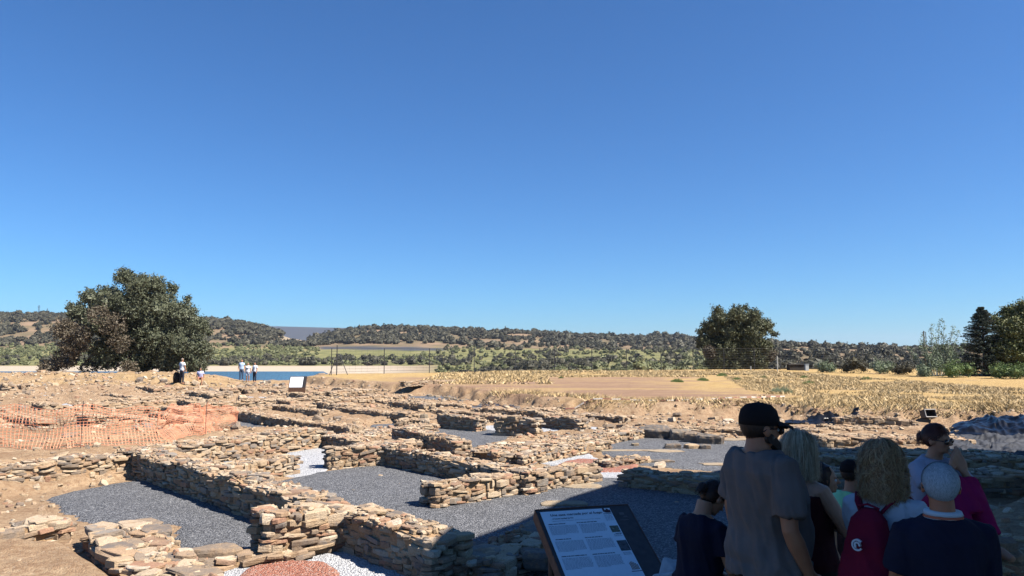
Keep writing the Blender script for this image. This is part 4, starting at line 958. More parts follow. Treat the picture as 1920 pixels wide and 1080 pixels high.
sheet('plastic_tarp', 'heap of crumpled glossy black plastic behind the woman in sunglasses', [at(1784, 834), at(1990, 834), at(2010, 806), at(1792, 808)], 170, 90, lambda u, v: .03 + np.sin(np.pi * np.clip(v, 0, 1)) ** .6 * np.clip(u * 5, 0, 1) * (.14 + .22 * vn(u * 5 + v * 2, v * 2 + u, 8) + .17 * rdg(u + v * .30, v, 9, 1.2, 11)), M_tarp, 'plastic tarp')
sheet('ground_sheet', 'wrinkled grey ground sheet spread before the black plastic', [at(1775, 872, .1), at(1960, 872, .1), at(1990, 834), at(1784, 834)], 90, 60, lambda u, v: .03 + .10 * rdg(u, v, 8, 7, 15) + .05 * rdg(u, v, 20, 16, 16), M_sheet, 'ground sheet')
sheet('plastic_strip', 'thin strip of black plastic on the ground level with the cap brim', [at(1470, 803), at(1610, 801), at(1612, 797), at(1475, 797)], 60, 12, lambda u, v: .04 + .04 * rdg(u, v, 12, 3, 21) * np.sin(np.pi * v), M_tarp, 'plastic strip')
def crate():
    p = at(1737, 797, .1); root = empty('plastic_crate', (p.x, p.y, zat(p.x, p.y) + .02), R(8), 'dark open crate with a pale rim lying beside the black plastic', 'crate'); root.rotation_euler = (R(72), 0, R(8)); root.location.z += .14
    m = MB(); w, d, h = .20, .13, .26
    for c, s in (((0, 0, .01), (2 * w, 2 * d, .02)), ((-w, 0, h / 2), (.02, 2 * d + .02, h)), ((w, 0, h / 2), (.02, 2 * d + .02, h)), ((0, -d, h / 2 + .001), (2 * w - .02, .02, h)), ((0, d, h / 2 + .001), (2 * w - .02, .02, h))): m.box(c, s)
    m.build('shell', plain('dark_plastic', (.05, .045, .045), .5), root); m = MB(); m.tube([(-w, -d, h), (w, -d, h), (w, d, h), (-w, d, h), (-w, -d, h)], .018, 6); m.build('rim', plain('pale_rim', (.45, .42, .38), .6), root)
crate()
def pylon(px, pt_, pb, D, label, g='pylons on the skyline'):
    a = atd(px, pb, D); h = (pb - pt_) / F * D; root = MB(); w = h * .09
    for sx in (-1, 1):
        for sy in (-1, 1): root.tube([(sx * w, sy * w, -h * .25), (sx * w * .15, sy * w * .15, h)], .12 * h / 14, 4)
    for k in range(6):
        z = h * k / 6; q = w * (1 - .85 * k / 6); z2 = h * (k + 1) / 6; q2 = w * (1 - .85 * (k + 1) / 6)
        root.tube([(-q, -q, z), (q2, -q2, z2)], .07 * h / 14, 3); root.tube([(q, q, z), (-q2, q2, z2)], .07 * h / 14, 3)
    for t in (.72, .86): root.tube([(-h * .16, 0, h * t), (h * .16, 0, h * t)], .10 * h / 14, 4)
    o = root.build('electricity_pylon', M_steel, loc=a); tag(o, label, 'pylon', g)
for px, a, b, lb in ((72, 572, 592, 'taller thin pylon on the left skyline'), (88, 578, 592, 'shorter thin pylon right of the taller one'), (1531, 636, 652, 'pylon on the skyline right of the solitary oak'), (1571, 641, 653, 'small pylon left of the white farm building'), (1589, 640, 653, 'small pylon nearest the white farm building'), (1622, 641, 653, 'small pylon just right of the white farm building')): pylon(px, a, b, 905 if px < 500 else 545, lb)
def farm():
    p = atd(1610, 655, 540); root = empty('farm_building', p, label='tiny white farm building on the far right skyline', cat='building'); m = MB(); m.box((0, 0, 0), (7, 4, 3.2)); m.build('wall', plain('whitewash', (.75, .74, .70), .8), root)
    m = MB(); m.add([(-3.8, -2.4, 1.6), (3.8, -2.4, 1.6), (3.8, 2.4, 1.6), (-3.8, 2.4, 1.6), (-3.8, 0, 2.5), (3.8, 0, 2.5)], [(0, 1, 5, 4), (2, 3, 4, 5), (0, 4, 3), (1, 2, 5), (3, 2, 1, 0)]); m.build('roof', plain('roof_tiles', (.30, .22, .18), .9), root)
    for x in (-2.2, 0, 2.2): m = MB(); m.box((x, -2.02, 0), (.8, .06, 1.0)); m.build('window', M_steel, root)
farm()
def shed():
    p = atd(1492, 700, 77); z = zat(p.x, p.y); root = empty('low_shed', (p.x, p.y, z), label='low dark shed under the trees behind the field', cat='shed'); m = MB()
    m.box((0, 0, .3), (1.5, .9, .6)); m.build('wall', plain('shed_boards', (.04, .035, .03), .9), root); m = MB(); m.box((0, 0, .63), (1.7, 1.1, .05)); m.build('roof', plain('shed_roof', (.10, .09, .08), .8), root)
    p = atd(1513, 700, 76); z = zat(p.x, p.y); m = MB(); m.box((0, 0, .32), (.34, .3, .64)); m.box((0, 0, .66), (.4, .36, .04)); o = m.build('meter_cabinet', plain('pale_cabinet', (.55, .55, .50), .7), loc=(p.x, p.y, z)); tag(o, 'small pale utility cabinet right of the low dark shed', 'cabinet')
    p = atd(1736, 704, 62); z = zat(p.x, p.y); m = MB(); m.tube([(0, 0, -.3), (0, 0, 3.7)], [.07, .05], 8); m.tube([(.16, 0, -.3), (.16, 0, 3.6)], .03, 6)
    for k in range(9): m.box((.08, 0, .4 + k * .4), (.22, .03, .03))
    o = m.build('ladder_pole', M_bark, loc=(p.x, p.y, z)); tag(o, 'dark pole with rungs standing among the poplar saplings', 'pole')
    for i, (px, pb, h) in enumerate(((1408, 697, .5), (1458, 699, 1.5))):
        p = atd(px, pb, 74); m = MB(); m.tube([(0, 0, -.2), (0, 0, h)], .05, 6); o = m.build('concrete_stake', plain('pale_concrete', (.5, .47, .4), .9), loc=(p.x, p.y, zat(p.x, p.y))); tag(o, ('short pale stake in front of the solitary oak', 'tall pale stake right of the solitary oak')[i], 'stake')
shed()
# ------------------------------------------------------------------ people
def remesh(m, voxel, smooth=4, folds=None):
    me = m.mesh('tmp'); o = bpy.data.objects.new('tmp', me); col.objects.link(o)
    r = o.modifiers.new('r', 'REMESH'); r.mode = 'VOXEL'; r.voxel_size = voxel; r.use_smooth_shade = True
    s = o.modifiers.new('s', 'SMOOTH'); s.factor = .5; s.iterations = smooth
    dg = bpy.context.evaluated_depsgraph_get(); e = o.evaluated_get(dg); out = bpy.data.meshes.new_from_object(e)
    bpy.data.objects.remove(o); bpy.data.meshes.remove(me)
    if folds:
        n = len(out.vertices); co = np.empty(n * 3, np.float32); out.vertices.foreach_get('co', co); no = np.empty(n * 3, np.float32); out.vertex_normals.foreach_get('vector', no)
        co = co.reshape(-1, 3); no = no.reshape(-1, 3); co = co + no * folds(co.astype(float))[:, None]; out.vertices.foreach_set('co', co.ravel().astype(np.float32)); out.update()
    out.polygons.foreach_set('use_smooth', [True] * len(out.polygons)); return out
def foldf(seed, amp=.010, fx=9, fz=3.2):
    def f(c):
        a = fbm(c[:, 0] * fx + c[:, 1] * fx * .7 + c[:, 2] * 2 + seed, c[:, 2] * fz + seed * 3 + c[:, 0] * 2, seed, 3); r = 1 - np.abs(2 * a - 1) * 2.2
        b = fbm(c[:, 0] * 3 + seed, c[:, 2] * 9 + c[:, 1] * 4, seed + 9, 2); return amp * (r - .45) + amp * .8 * (b - .5)
    return f
def hand(m, w, d, palm, thumb, curl=.5, s=1.0):
    """wrist w, pointing d, palm normal, thumb side; five fingers with knuckle bends"""
    w = Vector(w); d = Vector(d).normalized(); pn = Vector(palm); pn = (pn - d * pn.dot(d)).normalized(); tx = Vector(thumb); tx = (tx - d * tx.dot(d) - pn * tx.dot(pn)).normalized()
    for k in range(5):
        t = -.5 + k / 4; m.tube([w + tx * t * .035 * s - d * .01, w + tx * t * .062 * s + d * .045 * s, w + tx * t * .066 * s + d * .092 * s], [.014 * s, .0145 * s, .011 * s], 8)
    for t, L in ((.5, .073), (.17, .082), (-.17, .077), (-.5, .06)):
        p = w + tx * t * .064 * s + d * .088 * s; pts = [p]; a = curl * .5
        for q in (.45, .32, .25): p = p + (d * math.cos(a) + pn * math.sin(a) + tx * t * .12) * L * q * s; pts.append(p); a += curl * .75
        m.tube(pts, [.0098 * s, .009 * s, .0082 * s, .006 * s], 7)
    p0 = w + tx * .024 * s + d * .018 * s; m.tube([p0, p0 + (tx * .8 + d * .7 + pn * .3) * .034 * s, p0 + (tx * .75 + d * 1.6 + pn * .55) * .036 * s, p0 + (tx * .6 + d * 2.3 + pn * .9) * .036 * s], [.014 * s, .012 * s, .0105 * s, .007 * s], 7)
M_skin = {}
def skin(c):
    c = (c[0] * 1.1, c[1] * .93, c[2] * .78)
    if c not in M_skin:
        m, nt, b = newmat('skin_%d' % len(M_skin), .5, .35); m.name = 'skin'; n = noise(nt, coord(nt), 14, 4)
        nt.links.new(ramp(nt, n.outputs[0], [(.3, tuple(q * .82 for q in c)), (.7, c)]), b.inputs['Base Color']); b.inputs['Subsurface Weight'].default_value = .08; b.inputs['Subsurface Scale'].default_value = .01; M_skin[c] = m
    return M_skin[c]
def cloth(name, c, var=.14): 
    m, nt, b = newmat(name, .9, .12); n = noise(nt, coord(nt), 6, 4); n2 = noise(nt, coord(nt), 260, 2)
    nt.links.new(ramp(nt, n.outputs[0], [(.3, tuple(q * (1 - var) for q in c)), (.7, tuple(q * (1 + var) for q in c))]), b.inputs['Base Color']); bump(nt, b, n2.outputs[0], .35, .002); return m
def hairmat(name, cols):
    m, nt, b = newmat(name, .45, .35); g = nd(nt, 'ShaderNodeNewGeometry'); nt.links.new(ramp(nt, g.outputs['Random Per Island'], cols), b.inputs['Base Color']); return m
TOR = [(.88, .165, .115, 0), (.95, .172, .122, 0), (1.05, .150, .108, .004), (1.15, .155, .112, .004), (1.27, .176, .122, 0), (1.35, .180, .110, -.01), (1.405, .155, .085, -.015), (1.445, .085, .065, -.02)]
def torso(m, g=1, belly=0, ex=0, z0=0, z1=9, fem=False, wide=0, pw=2.3):
    rr = []
    for z, a, b, y in TOR:
        if z < z0 or z > z1: continue
        if fem: a = a * (.93 if z > 1.2 else 1.04 if z < 1 else .93)
        gg = g if z < 1.38 else 1 + (g - 1) * .6; bl = belly * math.exp(-((z - 1.06) / .15) ** 2)
        bu = (.03 if fem else 0) * math.exp(-((z - 1.26) / .07) ** 2)
        rr.append((0, y + bl * .75 + bu * .7, z, a * gg + ex + wide + bl * .25, b * gg + ex + bl * .7 + bu, pw))
    m.loft(rr, 28)
def strands(n, zend, off=(.008, .03), curl=0, freq=30, face=55, width=.0022, seed=1, flare=0.0, crown=(.1, 1.5), rz=(.076, .096, .09), c=(0, -.012, 1.613), zj=.02, lock=0):
    """hair strands as narrow ribbons running from the crown down and then hanging"""
    rs = np.random.RandomState(seed); a = rs.uniform(-180, 180, n)
    if zend < 1.55: a = a[np.abs(a) >= face]
    n = len(a); e0 = rs.uniform(*crown, (n, 1)); o = rs.uniform(*off, (n, 1)); ph = rs.uniform(0, 6.28, (n, 1)); ph2 = rs.uniform(0, 6.28, (n, 1))
    if lock:
        k = rs.randint(0, n // lock, n); a = a[k] + rs.normal(0, 3.2, n); e0 = e0[k] + rs.normal(0, .05, (n, 1)); o = o[k] + rs.normal(0, .0025, (n, 1)); ph = ph[k] + rs.normal(0, .35, (n, 1)); ph2 = ph2[k] + rs.normal(0, .35, (n, 1))
    a = np.radians(a)[:, None]; am = curl * rs.uniform(.4, 1.2, (n, 1)) * (1 + 1.2 * (rs.rand(n, 1) < .08)); o = o * (1 + .5 * (rs.rand(n, 1) < .06))
    ze = zend + rs.normal(0, zj, (n, 1)); fl = flare * rs.uniform(.4, 1.4, (n, 1)); N = 13
    L1 = e0 * .09; L2 = np.maximum(0, c[2] - ze); T = L1 + L2; t = np.linspace(0, 1, N)[None, :] * T; e = np.maximum(e0 - t / .09, 0); on = t < L1
    z = np.where(on, c[2] + (rz[2] + o) * np.sin(e), c[2] - (t - L1)); q = np.where(on, np.cos(e), 1 + fl * (t - L1) / .15)
    w = am * np.minimum(1, t / .05); g = t * freq * (rs.uniform(.85, 1.15, (n, 1)) if not lock else rs.uniform(.97, 1.03, (n, 1)))
    x = np.sin(a) * (rz[0] + o) * q + w * np.sin(g + ph) * np.cos(a) + w * .6 * np.sin(g + ph2) * np.sin(a)
    y = c[1] + np.cos(a) * (rz[1] + o) * q - w * np.sin(g + ph) * np.sin(a) + w * .6 * np.sin(g + ph2) * np.cos(a); z = z + w * .5 * np.cos(g + ph)
    P = np.stack([x, y, z], -1); tg = np.empty_like(P); tg[:, 1:-1] = P[:, 2:] - P[:, :-2]; tg[:, 0] = P[:, 1] - P[:, 0]; tg[:, -1] = P[:, -1] - P[:, -2]
    rd = np.stack([np.sin(a) + 0 * z, np.cos(a) + 0 * z, .2 + 0 * z], -1); sd = np.cross(tg, rd); sd /= np.linalg.norm(sd, axis=-1)[..., None] + 1e-9
    sd *= width * np.where(np.arange(N) < N - 3, 1, .6)[None, :, None]; V = np.stack([P + sd, P - sd], 2).reshape(-1, 3)
    b = (np.arange(n) * 2 * N)[:, None] + 2 * np.arange(N - 1)[None, :]; F4 = np.stack([b, b + 1, b + 3, b + 2], -1).reshape(-1, 4)
    return V.tolist(), F4.tolist()
def short_strands(n, length=.02, seed=1, zlow=1.545, face_y=.03, width=.0013, c=(0, -.012, 1.613), rz=(.0755, .094, .0895), thick=.006):
    rs = np.random.RandomState(seed); V = []; Fq = []
    while len(Fq) < n * 3:
        v = Vector(rs.normal(0, 1, 3)).normalized(); p = Vector((v.x * rz[0], v.y * rz[1], v.z * rz[2])) + Vector(c)
        if p.z < zlow or (p.y > face_y + (p.z - 1.60) * .8) or (abs(v.x) > .80 and p.z < 1.61 and p.y > -.02): continue
        dn = Vector((rs.normal(0, .35), -.6 - .4 * v.y, -.8 if v.z < .7 else .1)); dn = (dn - v * dn.dot(v)).normalized() + v * .14; sd = dn.cross(v).normalized() * width; b = len(V)
        for k in range(4): q = p + dn * length * k / 3 + v * thick * (.3 + .5 * math.sin(k)) ; V += [q + sd * (1 - k * .2), q - sd * (1 - k * .2)]
        for k in range(3): Fq.append((b + 2 * k, b + 2 * k + 1, b + 2 * k + 3, b + 2 * k + 2))
    return V, Fq
def person(label, loc, face, H=1.7, g=1.0, belly=0, lean=0, side=0, head=(0, 0), arms=None, skinc=(.42, .24, .16), vox=.0065, top=None, bottom=None, hair=None, extras=None, seated=False, fem=False, legs=None, group='visitors standing in the shade', nd=0.0):
    """face: heading in degrees clockwise from straight away from the camera; frame: +y forward, +x the person's right"""
    s = H / 1.7
    root = empty('person', loc, -R(face), label, 'person', group)
    A = arms or {}
    hip = Vector((0, 0, .95)); Rl = Matrix.Rotation(-R(lean), 3, 'X') @ Matrix.Rotation(R(side), 3, 'Y')
    def up(p):
        p = Vector(p); w = float(sst(.90, 1.12, p.z)); q = Rl @ (p - hip) + hip; return p.lerp(q, w)
    nk = Vector((0, -.01, 1.47)); Rh = Matrix.Rotation(-R(head[0]), 3, 'Z') @ Matrix.Rotation(-R(head[1]), 3, 'X')
    hd = lambda p: up(Rh @ (Vector(p) - nk) + nk - Vector((0, 0, nd)))
    def fin(m): m.V = [tuple(up(v) * s) for v in m.V]; return m
    def finh(m): m.V = [tuple(hd(v) * s) for v in m.V]; return m
    sh = .172 * (g * .55 + .45) * (.93 if fem else 1); ga = g * .6 + .4
    arm = {}
    for k, sg in (('R', 1), ('L', -1)):
        el, wr, pn, th, cu = A.get(k, ((sg * (sh + .06 * g), -.01, 1.12), (sg * (sh + .075 * g), .07, .89), (-sg, 0, 0), (0, 1, 0), .5)); arm[k] = (Vector((sg * sh, -.008, 1.375)), Vector(el), Vector(wr), pn, th, cu)
    # body: one continuous skin
    m = MB(); torso(m, g * .97, belly * .9, -.004, fem=fem)
    for k, (a, e, w, pn, th, cu) in arm.items():
        r = [.050 * ga, .050 * ga, .043 * ga, .037 * ga, .041 * ga, .034 * ga, .025 * (ga * .5 + .5)]
        m.tube([a - Vector((a.x * .25, 0, 0)), a, a.lerp(e, .55), e, e.lerp(w, .28), e.lerp(w, .65), w], r, 12); hand(m, w, w - e, pn, th, cu)
    m.tube([(0, -.022, 1.40), (0, -.018, 1.47), (0, -.008, 1.54)], [.072 * (ga * .7 + .3), .056 * (ga * .8 + .2), .054 * (ga * .8 + .2)], 16)
    m = fin(m)
    lg = legs or {1: [(.09, 0, .90), (.10, .01, .48), (.105, -.01, .09)], -1: [(-.09, 0, .90), (-.10, .02, .48), (-.105, 0, .09)]}
    if seated: lg = {1: [(.09, .02, .93), (.12, .44, .95), (.12, .46, .52)], -1: [(-.09, .02, .93), (-.12, .42, .95), (-.12, .44, .52)]}
    q = MB()
    for sg in (1, -1):
        h_, kn, an = [Vector(v) for v in lg[sg]]; q.tube([h_, h_.lerp(kn, .5), kn, kn.lerp(an, .3), an], [.082 * g, .07 * ga, .054 * ga, .054 * ga, .036], 12); q.tube([an - Vector((0, .05, .03)), an + Vector((0, .06, -.04)), an + Vector((0, .15, -.065))], [.034, .036, .024], 10)
    m.add([Vector(v) * s for v in q.V], q.F)
    f = MB(); f.ell((0, -.012, 1.613), (.0735, .092, .0875), 20, 14); f.ell((0, .020, 1.575), (.060, .068, .083), 18, 12); f.ell((0, .035, 1.522), (.046 * (ga * .5 + .5), .047, .034)); f.ell((0, .068, 1.509), (.018, .016, .015))
    f.tube([(0, .083, 1.603), (0, .098, 1.578), (0, .108, 1.562)], [.009, .011, .0145], 8); f.ell((0, .071, 1.611), (.046, .018, .010)); f.ell((0, .084, 1.536), (.021, .009, .0075)); f.ell((.03, .062, 1.566), (.02, .02, .018)); f.ell((-.03, .062, 1.566), (.02, .02, .018))
    for sg in (1, -1): f.ell((sg * .0765, -.008, 1.583), (.009, .019, .030)); f.ell((sg * .074, .004, 1.583), (.010, .012, .02))
    f = finh(f); m.add(f.V, f.F)
    link('person_body', remesh(m, vox * s, 3), skin(skinc), root)
    # clothing
    if top:
        T = MB(); ex = top.get('ex', .014); torso(T, g, belly, ex, z0=top.get('hem', .87) - .001, z1=top.get('z1', 9), fem=fem)
        if top.get('hem', .87) < .87: T.loft([(0, belly * .3, top['hem'], .178 * g + ex, .13 * g + ex + belly * .3, 2.2), (0, belly * .5, .90, .176 * g + ex, .128 * g + ex + belly * .5, 2.2)], 28)
        sl = top.get('sleeve', .62)
        for k, (a, e, w, pn, th, cu) in arm.items():
            if sl > 0:
                tp = top.get('loose', 1.0); T.tube([a - Vector((a.x * .35, 0, -.005)), a + Vector((0, 0, .002)), a.lerp(e, sl * .5), a.lerp(e, sl)], [.058 * ga, (.062 * ga), .062 * ga * tp, .064 * ga * tp * 1.04], 14)
        T = fin(T); link(top.get('name', 'shirt'), remesh(T, vox * 1.25 * s, 3, foldf(int(H * 1000) % 97, top.get('fold', .010))), top['mat'], root)
    if bottom:
        B = MB()
        if bottom.get('skirt'):
            B.loft([(0, 0, bottom.get('to', .45), .30, .25), (0, 0, .65, .255, .21), (0, 0, .85, .20 * g, .155 * g), (0, 0, 1.0, .162 * g, .122 * g)], 32)
        elif bottom.get('drape'):
            for sg in (1, -1):
                h_, kn, an = [Vector(v) for v in lg[sg]]; B.tube([h_ - Vector((0, .05, .0)), h_.lerp(kn, .5), kn, kn.lerp(an, .5), kn.lerp(an, .86)], [.11, .095, .075, .07, .07], 14)
            a_, b_ = [Vector(v) for v in lg[1]][1:], [Vector(v) for v in lg[-1]][1:]; B.tube([(0, -.02, .94), (0, .16, 1.08), tuple((a_[0] + b_[0]) / 2), tuple((a_[0] * .5 + a_[1] * .5 + b_[0] * .5 + b_[1] * .5) / 2)], [.12, .10, .08, .09], 14)
        else:
            B.loft([(0, 0, .80, .155 * g, .115 * g), (0, 0, .86, .155 * g, .108 * g), (0, 0, .91, .12 * g, .09 * g)], 24)
            for sg in (1, -1):
                h_, kn, an = [Vector(v) for v in lg[sg]]; e_ = h_.lerp(kn, bottom['to'] * 2) if bottom.get('to', 1) < .5 else kn.lerp(an, bottom.get('to', 1) * 2 - 1 if bottom.get('to', 1) < 1 else .96)
                B.tube([h_ - (h_ * 0 if seated else Vector((h_.x * .1, 0, .06))), h_.lerp(kn, .45), kn.lerp(h_, .05) if bottom.get('to', 1) > .5 else e_] + ([e_] if bottom.get('to', 1) > .5 else []), [.090 * g, .086 * ga, .07 * ga] + ([.058 * ga] if bottom.get('to', 1) > .5 else []), 14)
        B.V = [tuple(Vector(v) * s) for v in B.V]; link(bottom.get('name', 'trousers'), remesh(B, vox * 1.4 * s, 3, foldf(41, .010)), bottom['mat'], root)
    else:
        pass
    if hair:
        kind = hair['kind']
        hb = MB()
        if kind in ('short', 'bun', 'cap'):
            V, Fq = short_strands(hair.get('n', 3200), hair.get('len', .022), seed=3, zlow=hair.get('zlow', 1.54), thick=hair.get('thick', .006), width=hair.get('width', .0011)); hb.add(V, Fq)
            c0 = len(hb.V); q = MB(); q.ell((0, -.014, 1.615), (.0775, .0945, .0905), 24, 16); keep = [fc for fc in q.F if all(q.V[i][1] < .035 + (q.V[i][2] - 1.60) * .8 and q.V[i][2] > hair.get('zlow', 1.54) for i in fc)]; hb.add(q.V, keep)
            if kind == 'bun': 
                q = MB(); q.ell((0, -.115, 1.59), (.034, .03, .034), 12, 8); hb.add(q.V, q.F); V, Fq = strands(500, 1.57, (.0, .004), .004, 60, face=0, width=.0018, rz=(.034, .03, .034), c=(0, -.118, 1.59)); hb.add(V, Fq)
        else:
            V, Fq = strands(hair.get('n', 3600), hair.get('zend', 1.45), hair.get('off', (.006, .03)), hair.get('curl', .002), hair.get('freq', 30), hair.get('face', 58), hair.get('width', .0022), 5, hair.get('flare', 0), zj=hair.get('zj', .012), lock=hair.get('lock', 0)); hb.add(V, Fq)
            o_ = hair.get('off', (.006, .03))[1] * .62; q = MB(); ze = hair.get('zend', 1.45) + .02
            q.loft([(0, -.035, ze, .055 + o_, .06 + o_ * .6), (0, -.035, 1.53, .068 + o_, .072 + o_ * .6), (0, -.028, 1.60, .074 + o_, .082 + o_ * .6), (0, -.02, 1.655, .066 + o_, .082 + o_), (0, -.014, 1.69, .038 + o_, .05 + o_), (0, -.012, 1.703 + o_ * .5, .01, .012)], 24)
            n0 = len(hb.V); kp = [fc for fc in q.F if all(q.V[i][1] < .05 or q.V[i][2] > 1.665 for i in fc)]; hb.add(q.V, kp)
        finh(hb); o = hb.build('hair', hair['mat'], root)
    if extras: extras(root, up, hd, s, arm, fin, finh)
    return root
def eyes(root, finh, lids=True):
    for sg in (1, -1):
        m = MB(); m.ell((sg * .030, .0735, 1.590), (.0125, .0115, .0095), 10, 8); e = finh(m).build('eye', M_eye, root, smooth=True); m = MB(); m.ell((sg * .030, .0835, 1.590), (.0055, .0025, .0055), 8, 6); finh(m).build('iris', M_iris, e)
        m = MB(); m.tube([(sg * .014, .086, 1.607), (sg * .030, .089, 1.612), (sg * .046, .078, 1.608)], [.002, .003, .0015], 5); finh(m).build('eyebrow', M_iris, root)
M_eye = plain('eye_white', (.7, .68, .65), .2, .5); M_iris = plain('dark_brown', (.02, .013, .01), .4, .3)
M_blk = cloth('black_cloth', (.012, .012, .014)); M_frame = plain('black_frame', (.01, .01, .01), .25, .6)
def glasses(root, finh, sun=True):
    m = MB()
    for sg in (1, -1):
        m.tube([(sg * .062, .080, 1.597), (sg * .078, .03, 1.598), (sg * .081, -.015, 1.594), (sg * .079, -.03, 1.582)], .0028, 6)
        if not sun: m.tube([(sg * (.031 + .024 * math.cos(t)), .093 - .006 * abs(math.cos(t)), 1.588 + .019 * math.sin(t)) for t in np.linspace(0, 6.28, 17)], .0022, 5)
    m.tube([(-.012, .100, 1.597), (0, .103, 1.6), (.012, .100, 1.597)], .0028, 5); f = finh(m).build('glasses', M_frame, root)
    if sun:
        for sg in (1, -1): m = MB(); m.ell((sg * .034, .088, 1.588), (.031, .012, .022), 14, 8); finh(m).build('lens', M_frame, f, smooth=True)
GZ = .55
# the tall man in the cap
def ex_cap(root, up, hd, s, arm, fin, finh):
    m = MB(); m.loft([(0, -.012, 1.612, .083, .103), (0, -.012, 1.645, .084, .103), (0, -.014, 1.685, .074, .092), (0, -.014, 1.712, .05, .064), (0, -.014, 1.722, .012, .014)], 24); c = finh(m).build('cap', M_blk, root, smooth=True)
    m = MB(); V = []; Fc = []
    for j, (y0, w, z) in enumerate(((.055, .075, 1.628), (.095, .070, 1.628), (.13, .058, 1.618), (.158, .035, 1.606))):
        for i in range(9): t = -1 + i / 4; V.append((t * w, y0 + .012 * (1 - t * t), z - .016 * t * t)); 
    n = len(V); V = V + [(x, y, z - .004) for x, y, z in V]
    for j in range(3):
        for i in range(8): a = j * 9 + i; Fc.append((a, a + 1, a + 10, a + 9)); Fc.append((n + a, n + a + 9, n + a + 10, n + a + 1))
    m.add(V, Fc); finh(m).build('brim', M_blk, c)
    m = MB(); m.ell((0, -.014, 1.724), (.007, .007, .004), 8, 6); finh(m).build('cap_button', M_blk, c)
    b = MB(); V, Fq = [], []; rs = np.random.RandomState(3)
    for i in range(5200):
        sg = rs.choice((-1, 1)); t = rs.rand(); y = -.005 + .085 * t; z = 1.575 - .04 * t + rs.uniform(-.022, .012) - .01 * t; x = sg * (.066 - .034 * t ** 1.6) * 1.0
        if rs.rand() < .35: x = rs.uniform(-.032, .032); y = .078 + rs.uniform(-.02, .012); z = rs.uniform(1.492, 1.53); 
        p = Vector((x, y, z)); d = Vector((sg * .3, .35, -1)).normalized() * .022; q = Vector((0, .0010, .0003)); b0 = len(V); V += [p + q, p - q, p + d - q * .3, p + d + q * .3]; Fq.append((b0, b0 + 1, b0 + 2, b0 + 3))
    b.add(V, Fq); b.ell((0, .05, 1.515), (.047, .046, .036), 14, 10); b.ell((.052, .016, 1.548), (.017, .032, .026)); b.ell((-.052, .016, 1.548), (.017, .032, .026)); finh(b).build('beard', hairmat('dark_beard', [(0, (.008, .006, .005)), (1, (.03, .022, .018))]), root, smooth=True)
    glasses(root, finh); eyes(root, finh)
HM_dark = hairmat('dark_brown_hair', [(0, (.010, .007, .006)), (1, (.035, .022, .016))])
p = atd(1428, 900, 4.1)
person('tall bearded man in black cap and grey T-shirt, back turned, arm hanging', (p.x, 4.1, GZ), 72, 1.85, 1.08, .07, nd=.045, head=(8, 2), skinc=(.36, .19, .12),
    arms={'R': ((.245, -.03, 1.10), (.235, .08, .885), (-1, 0, 0), (0, 1, 0), .7)}, top=dict(mat=cloth('grey_tshirt', (.11, .108, .108)), sleeve=.78, loose=1.15, ex=.022, hem=.84, fold=.024), bottom=dict(mat=M_blk),
    hair=dict(kind='cap', mat=HM_dark, zlow=1.545, len=.012, thick=.002, n=2000), extras=ex_cap)
# blonde woman, arms crossed
p = atd(1501, 900, 4.55)
person('woman with ash blond bob and sleeveless dark dress, arms crossed', (p.x, 4.55, GZ - .03), 66, 1.63, 1.14, .02, head=(-16, 4), fem=True, skinc=(.50, .31, .23),
    arms={'R': ((.27, .10, 1.14), (.03, .24, 1.16), (0, -.6, -.4), (0, .3, 1), .6), 'L': ((-.26, .10, 1.13), (.15, .22, 1.14), (0, -1, 0), (0, .3, 1), .9)},
    top=dict(mat=cloth('burgundy_cloth', (.035, .010, .014)), sleeve=0, ex=.012, name='top', z1=1.36), bottom=dict(mat=M_blk, skirt=True, to=.42, name='skirt'),
    hair=dict(kind='bob', zend=1.455, off=(.008, .036), curl=.006, freq=24, lock=30, n=10000, width=.0011, flare=.12, zj=.016, mat=hairmat('ash_blond_hair', [(0, (.21, .15, .085)), (.5, (.40, .30, .18)), (1, (.62, .50, .34))])))
# dark haired woman seen in profile
p = atd(1546, 900, 5.3)
person('young woman with long dark hair in profile behind the blond woman', (p.x, 5.3, .28), 100, 1.58, .92, 0, head=(6, 0), fem=True, skinc=(.45, .26, .18),
    top=dict(mat=cloth('dark_floral_top', (.05, .03, .035), .5), sleeve=.5, ex=.012), bottom=dict(mat=M_blk),
    hair=dict(kind='long', zend=1.33, off=(.004, .018), curl=.007, freq=26, n=5000, width=.0013, face=84, mat=HM_dark), extras=lambda r, up, hd, s, arm, fin, finh: eyes(r, finh))
# person with dark cap and mint shirt
def ex_mint(root, up, hd, s, arm, fin, finh):
    m = MB(); m.loft([(0, -.012, 1.612, .083, .103), (0, -.012, 1.645, .084, .103), (0, -.014, 1.685, .074, .092), (0, -.014, 1.715, .03, .04)], 20); c = finh(m).build('cap', M_blk, root, smooth=True)
    m = MB(); m.loft([(0, .10, 1.618, .06, .055), (0, .10, 1.624, .06, .055)], 16); finh(m).build('brim', M_blk, c); eyes(root, finh)
p = atd(1598, 900, 6.5)
person('man in dark cap and mint green T-shirt, only head and chest showing', (p.x, 6.5, zat(p.x, 6.5)), 60, 1.71 + (.0 - zat(p.x, 6.5)), 1.0, 0, head=(0, 0), skinc=(.33, .18, .12),
    top=dict(mat=cloth('mint_cloth', (.27, .60, .33)), ex=.014), bottom=dict(mat=M_blk), hair=dict(kind='cap', mat=HM_dark, zlow=1.545, n=1200), extras=ex_mint)
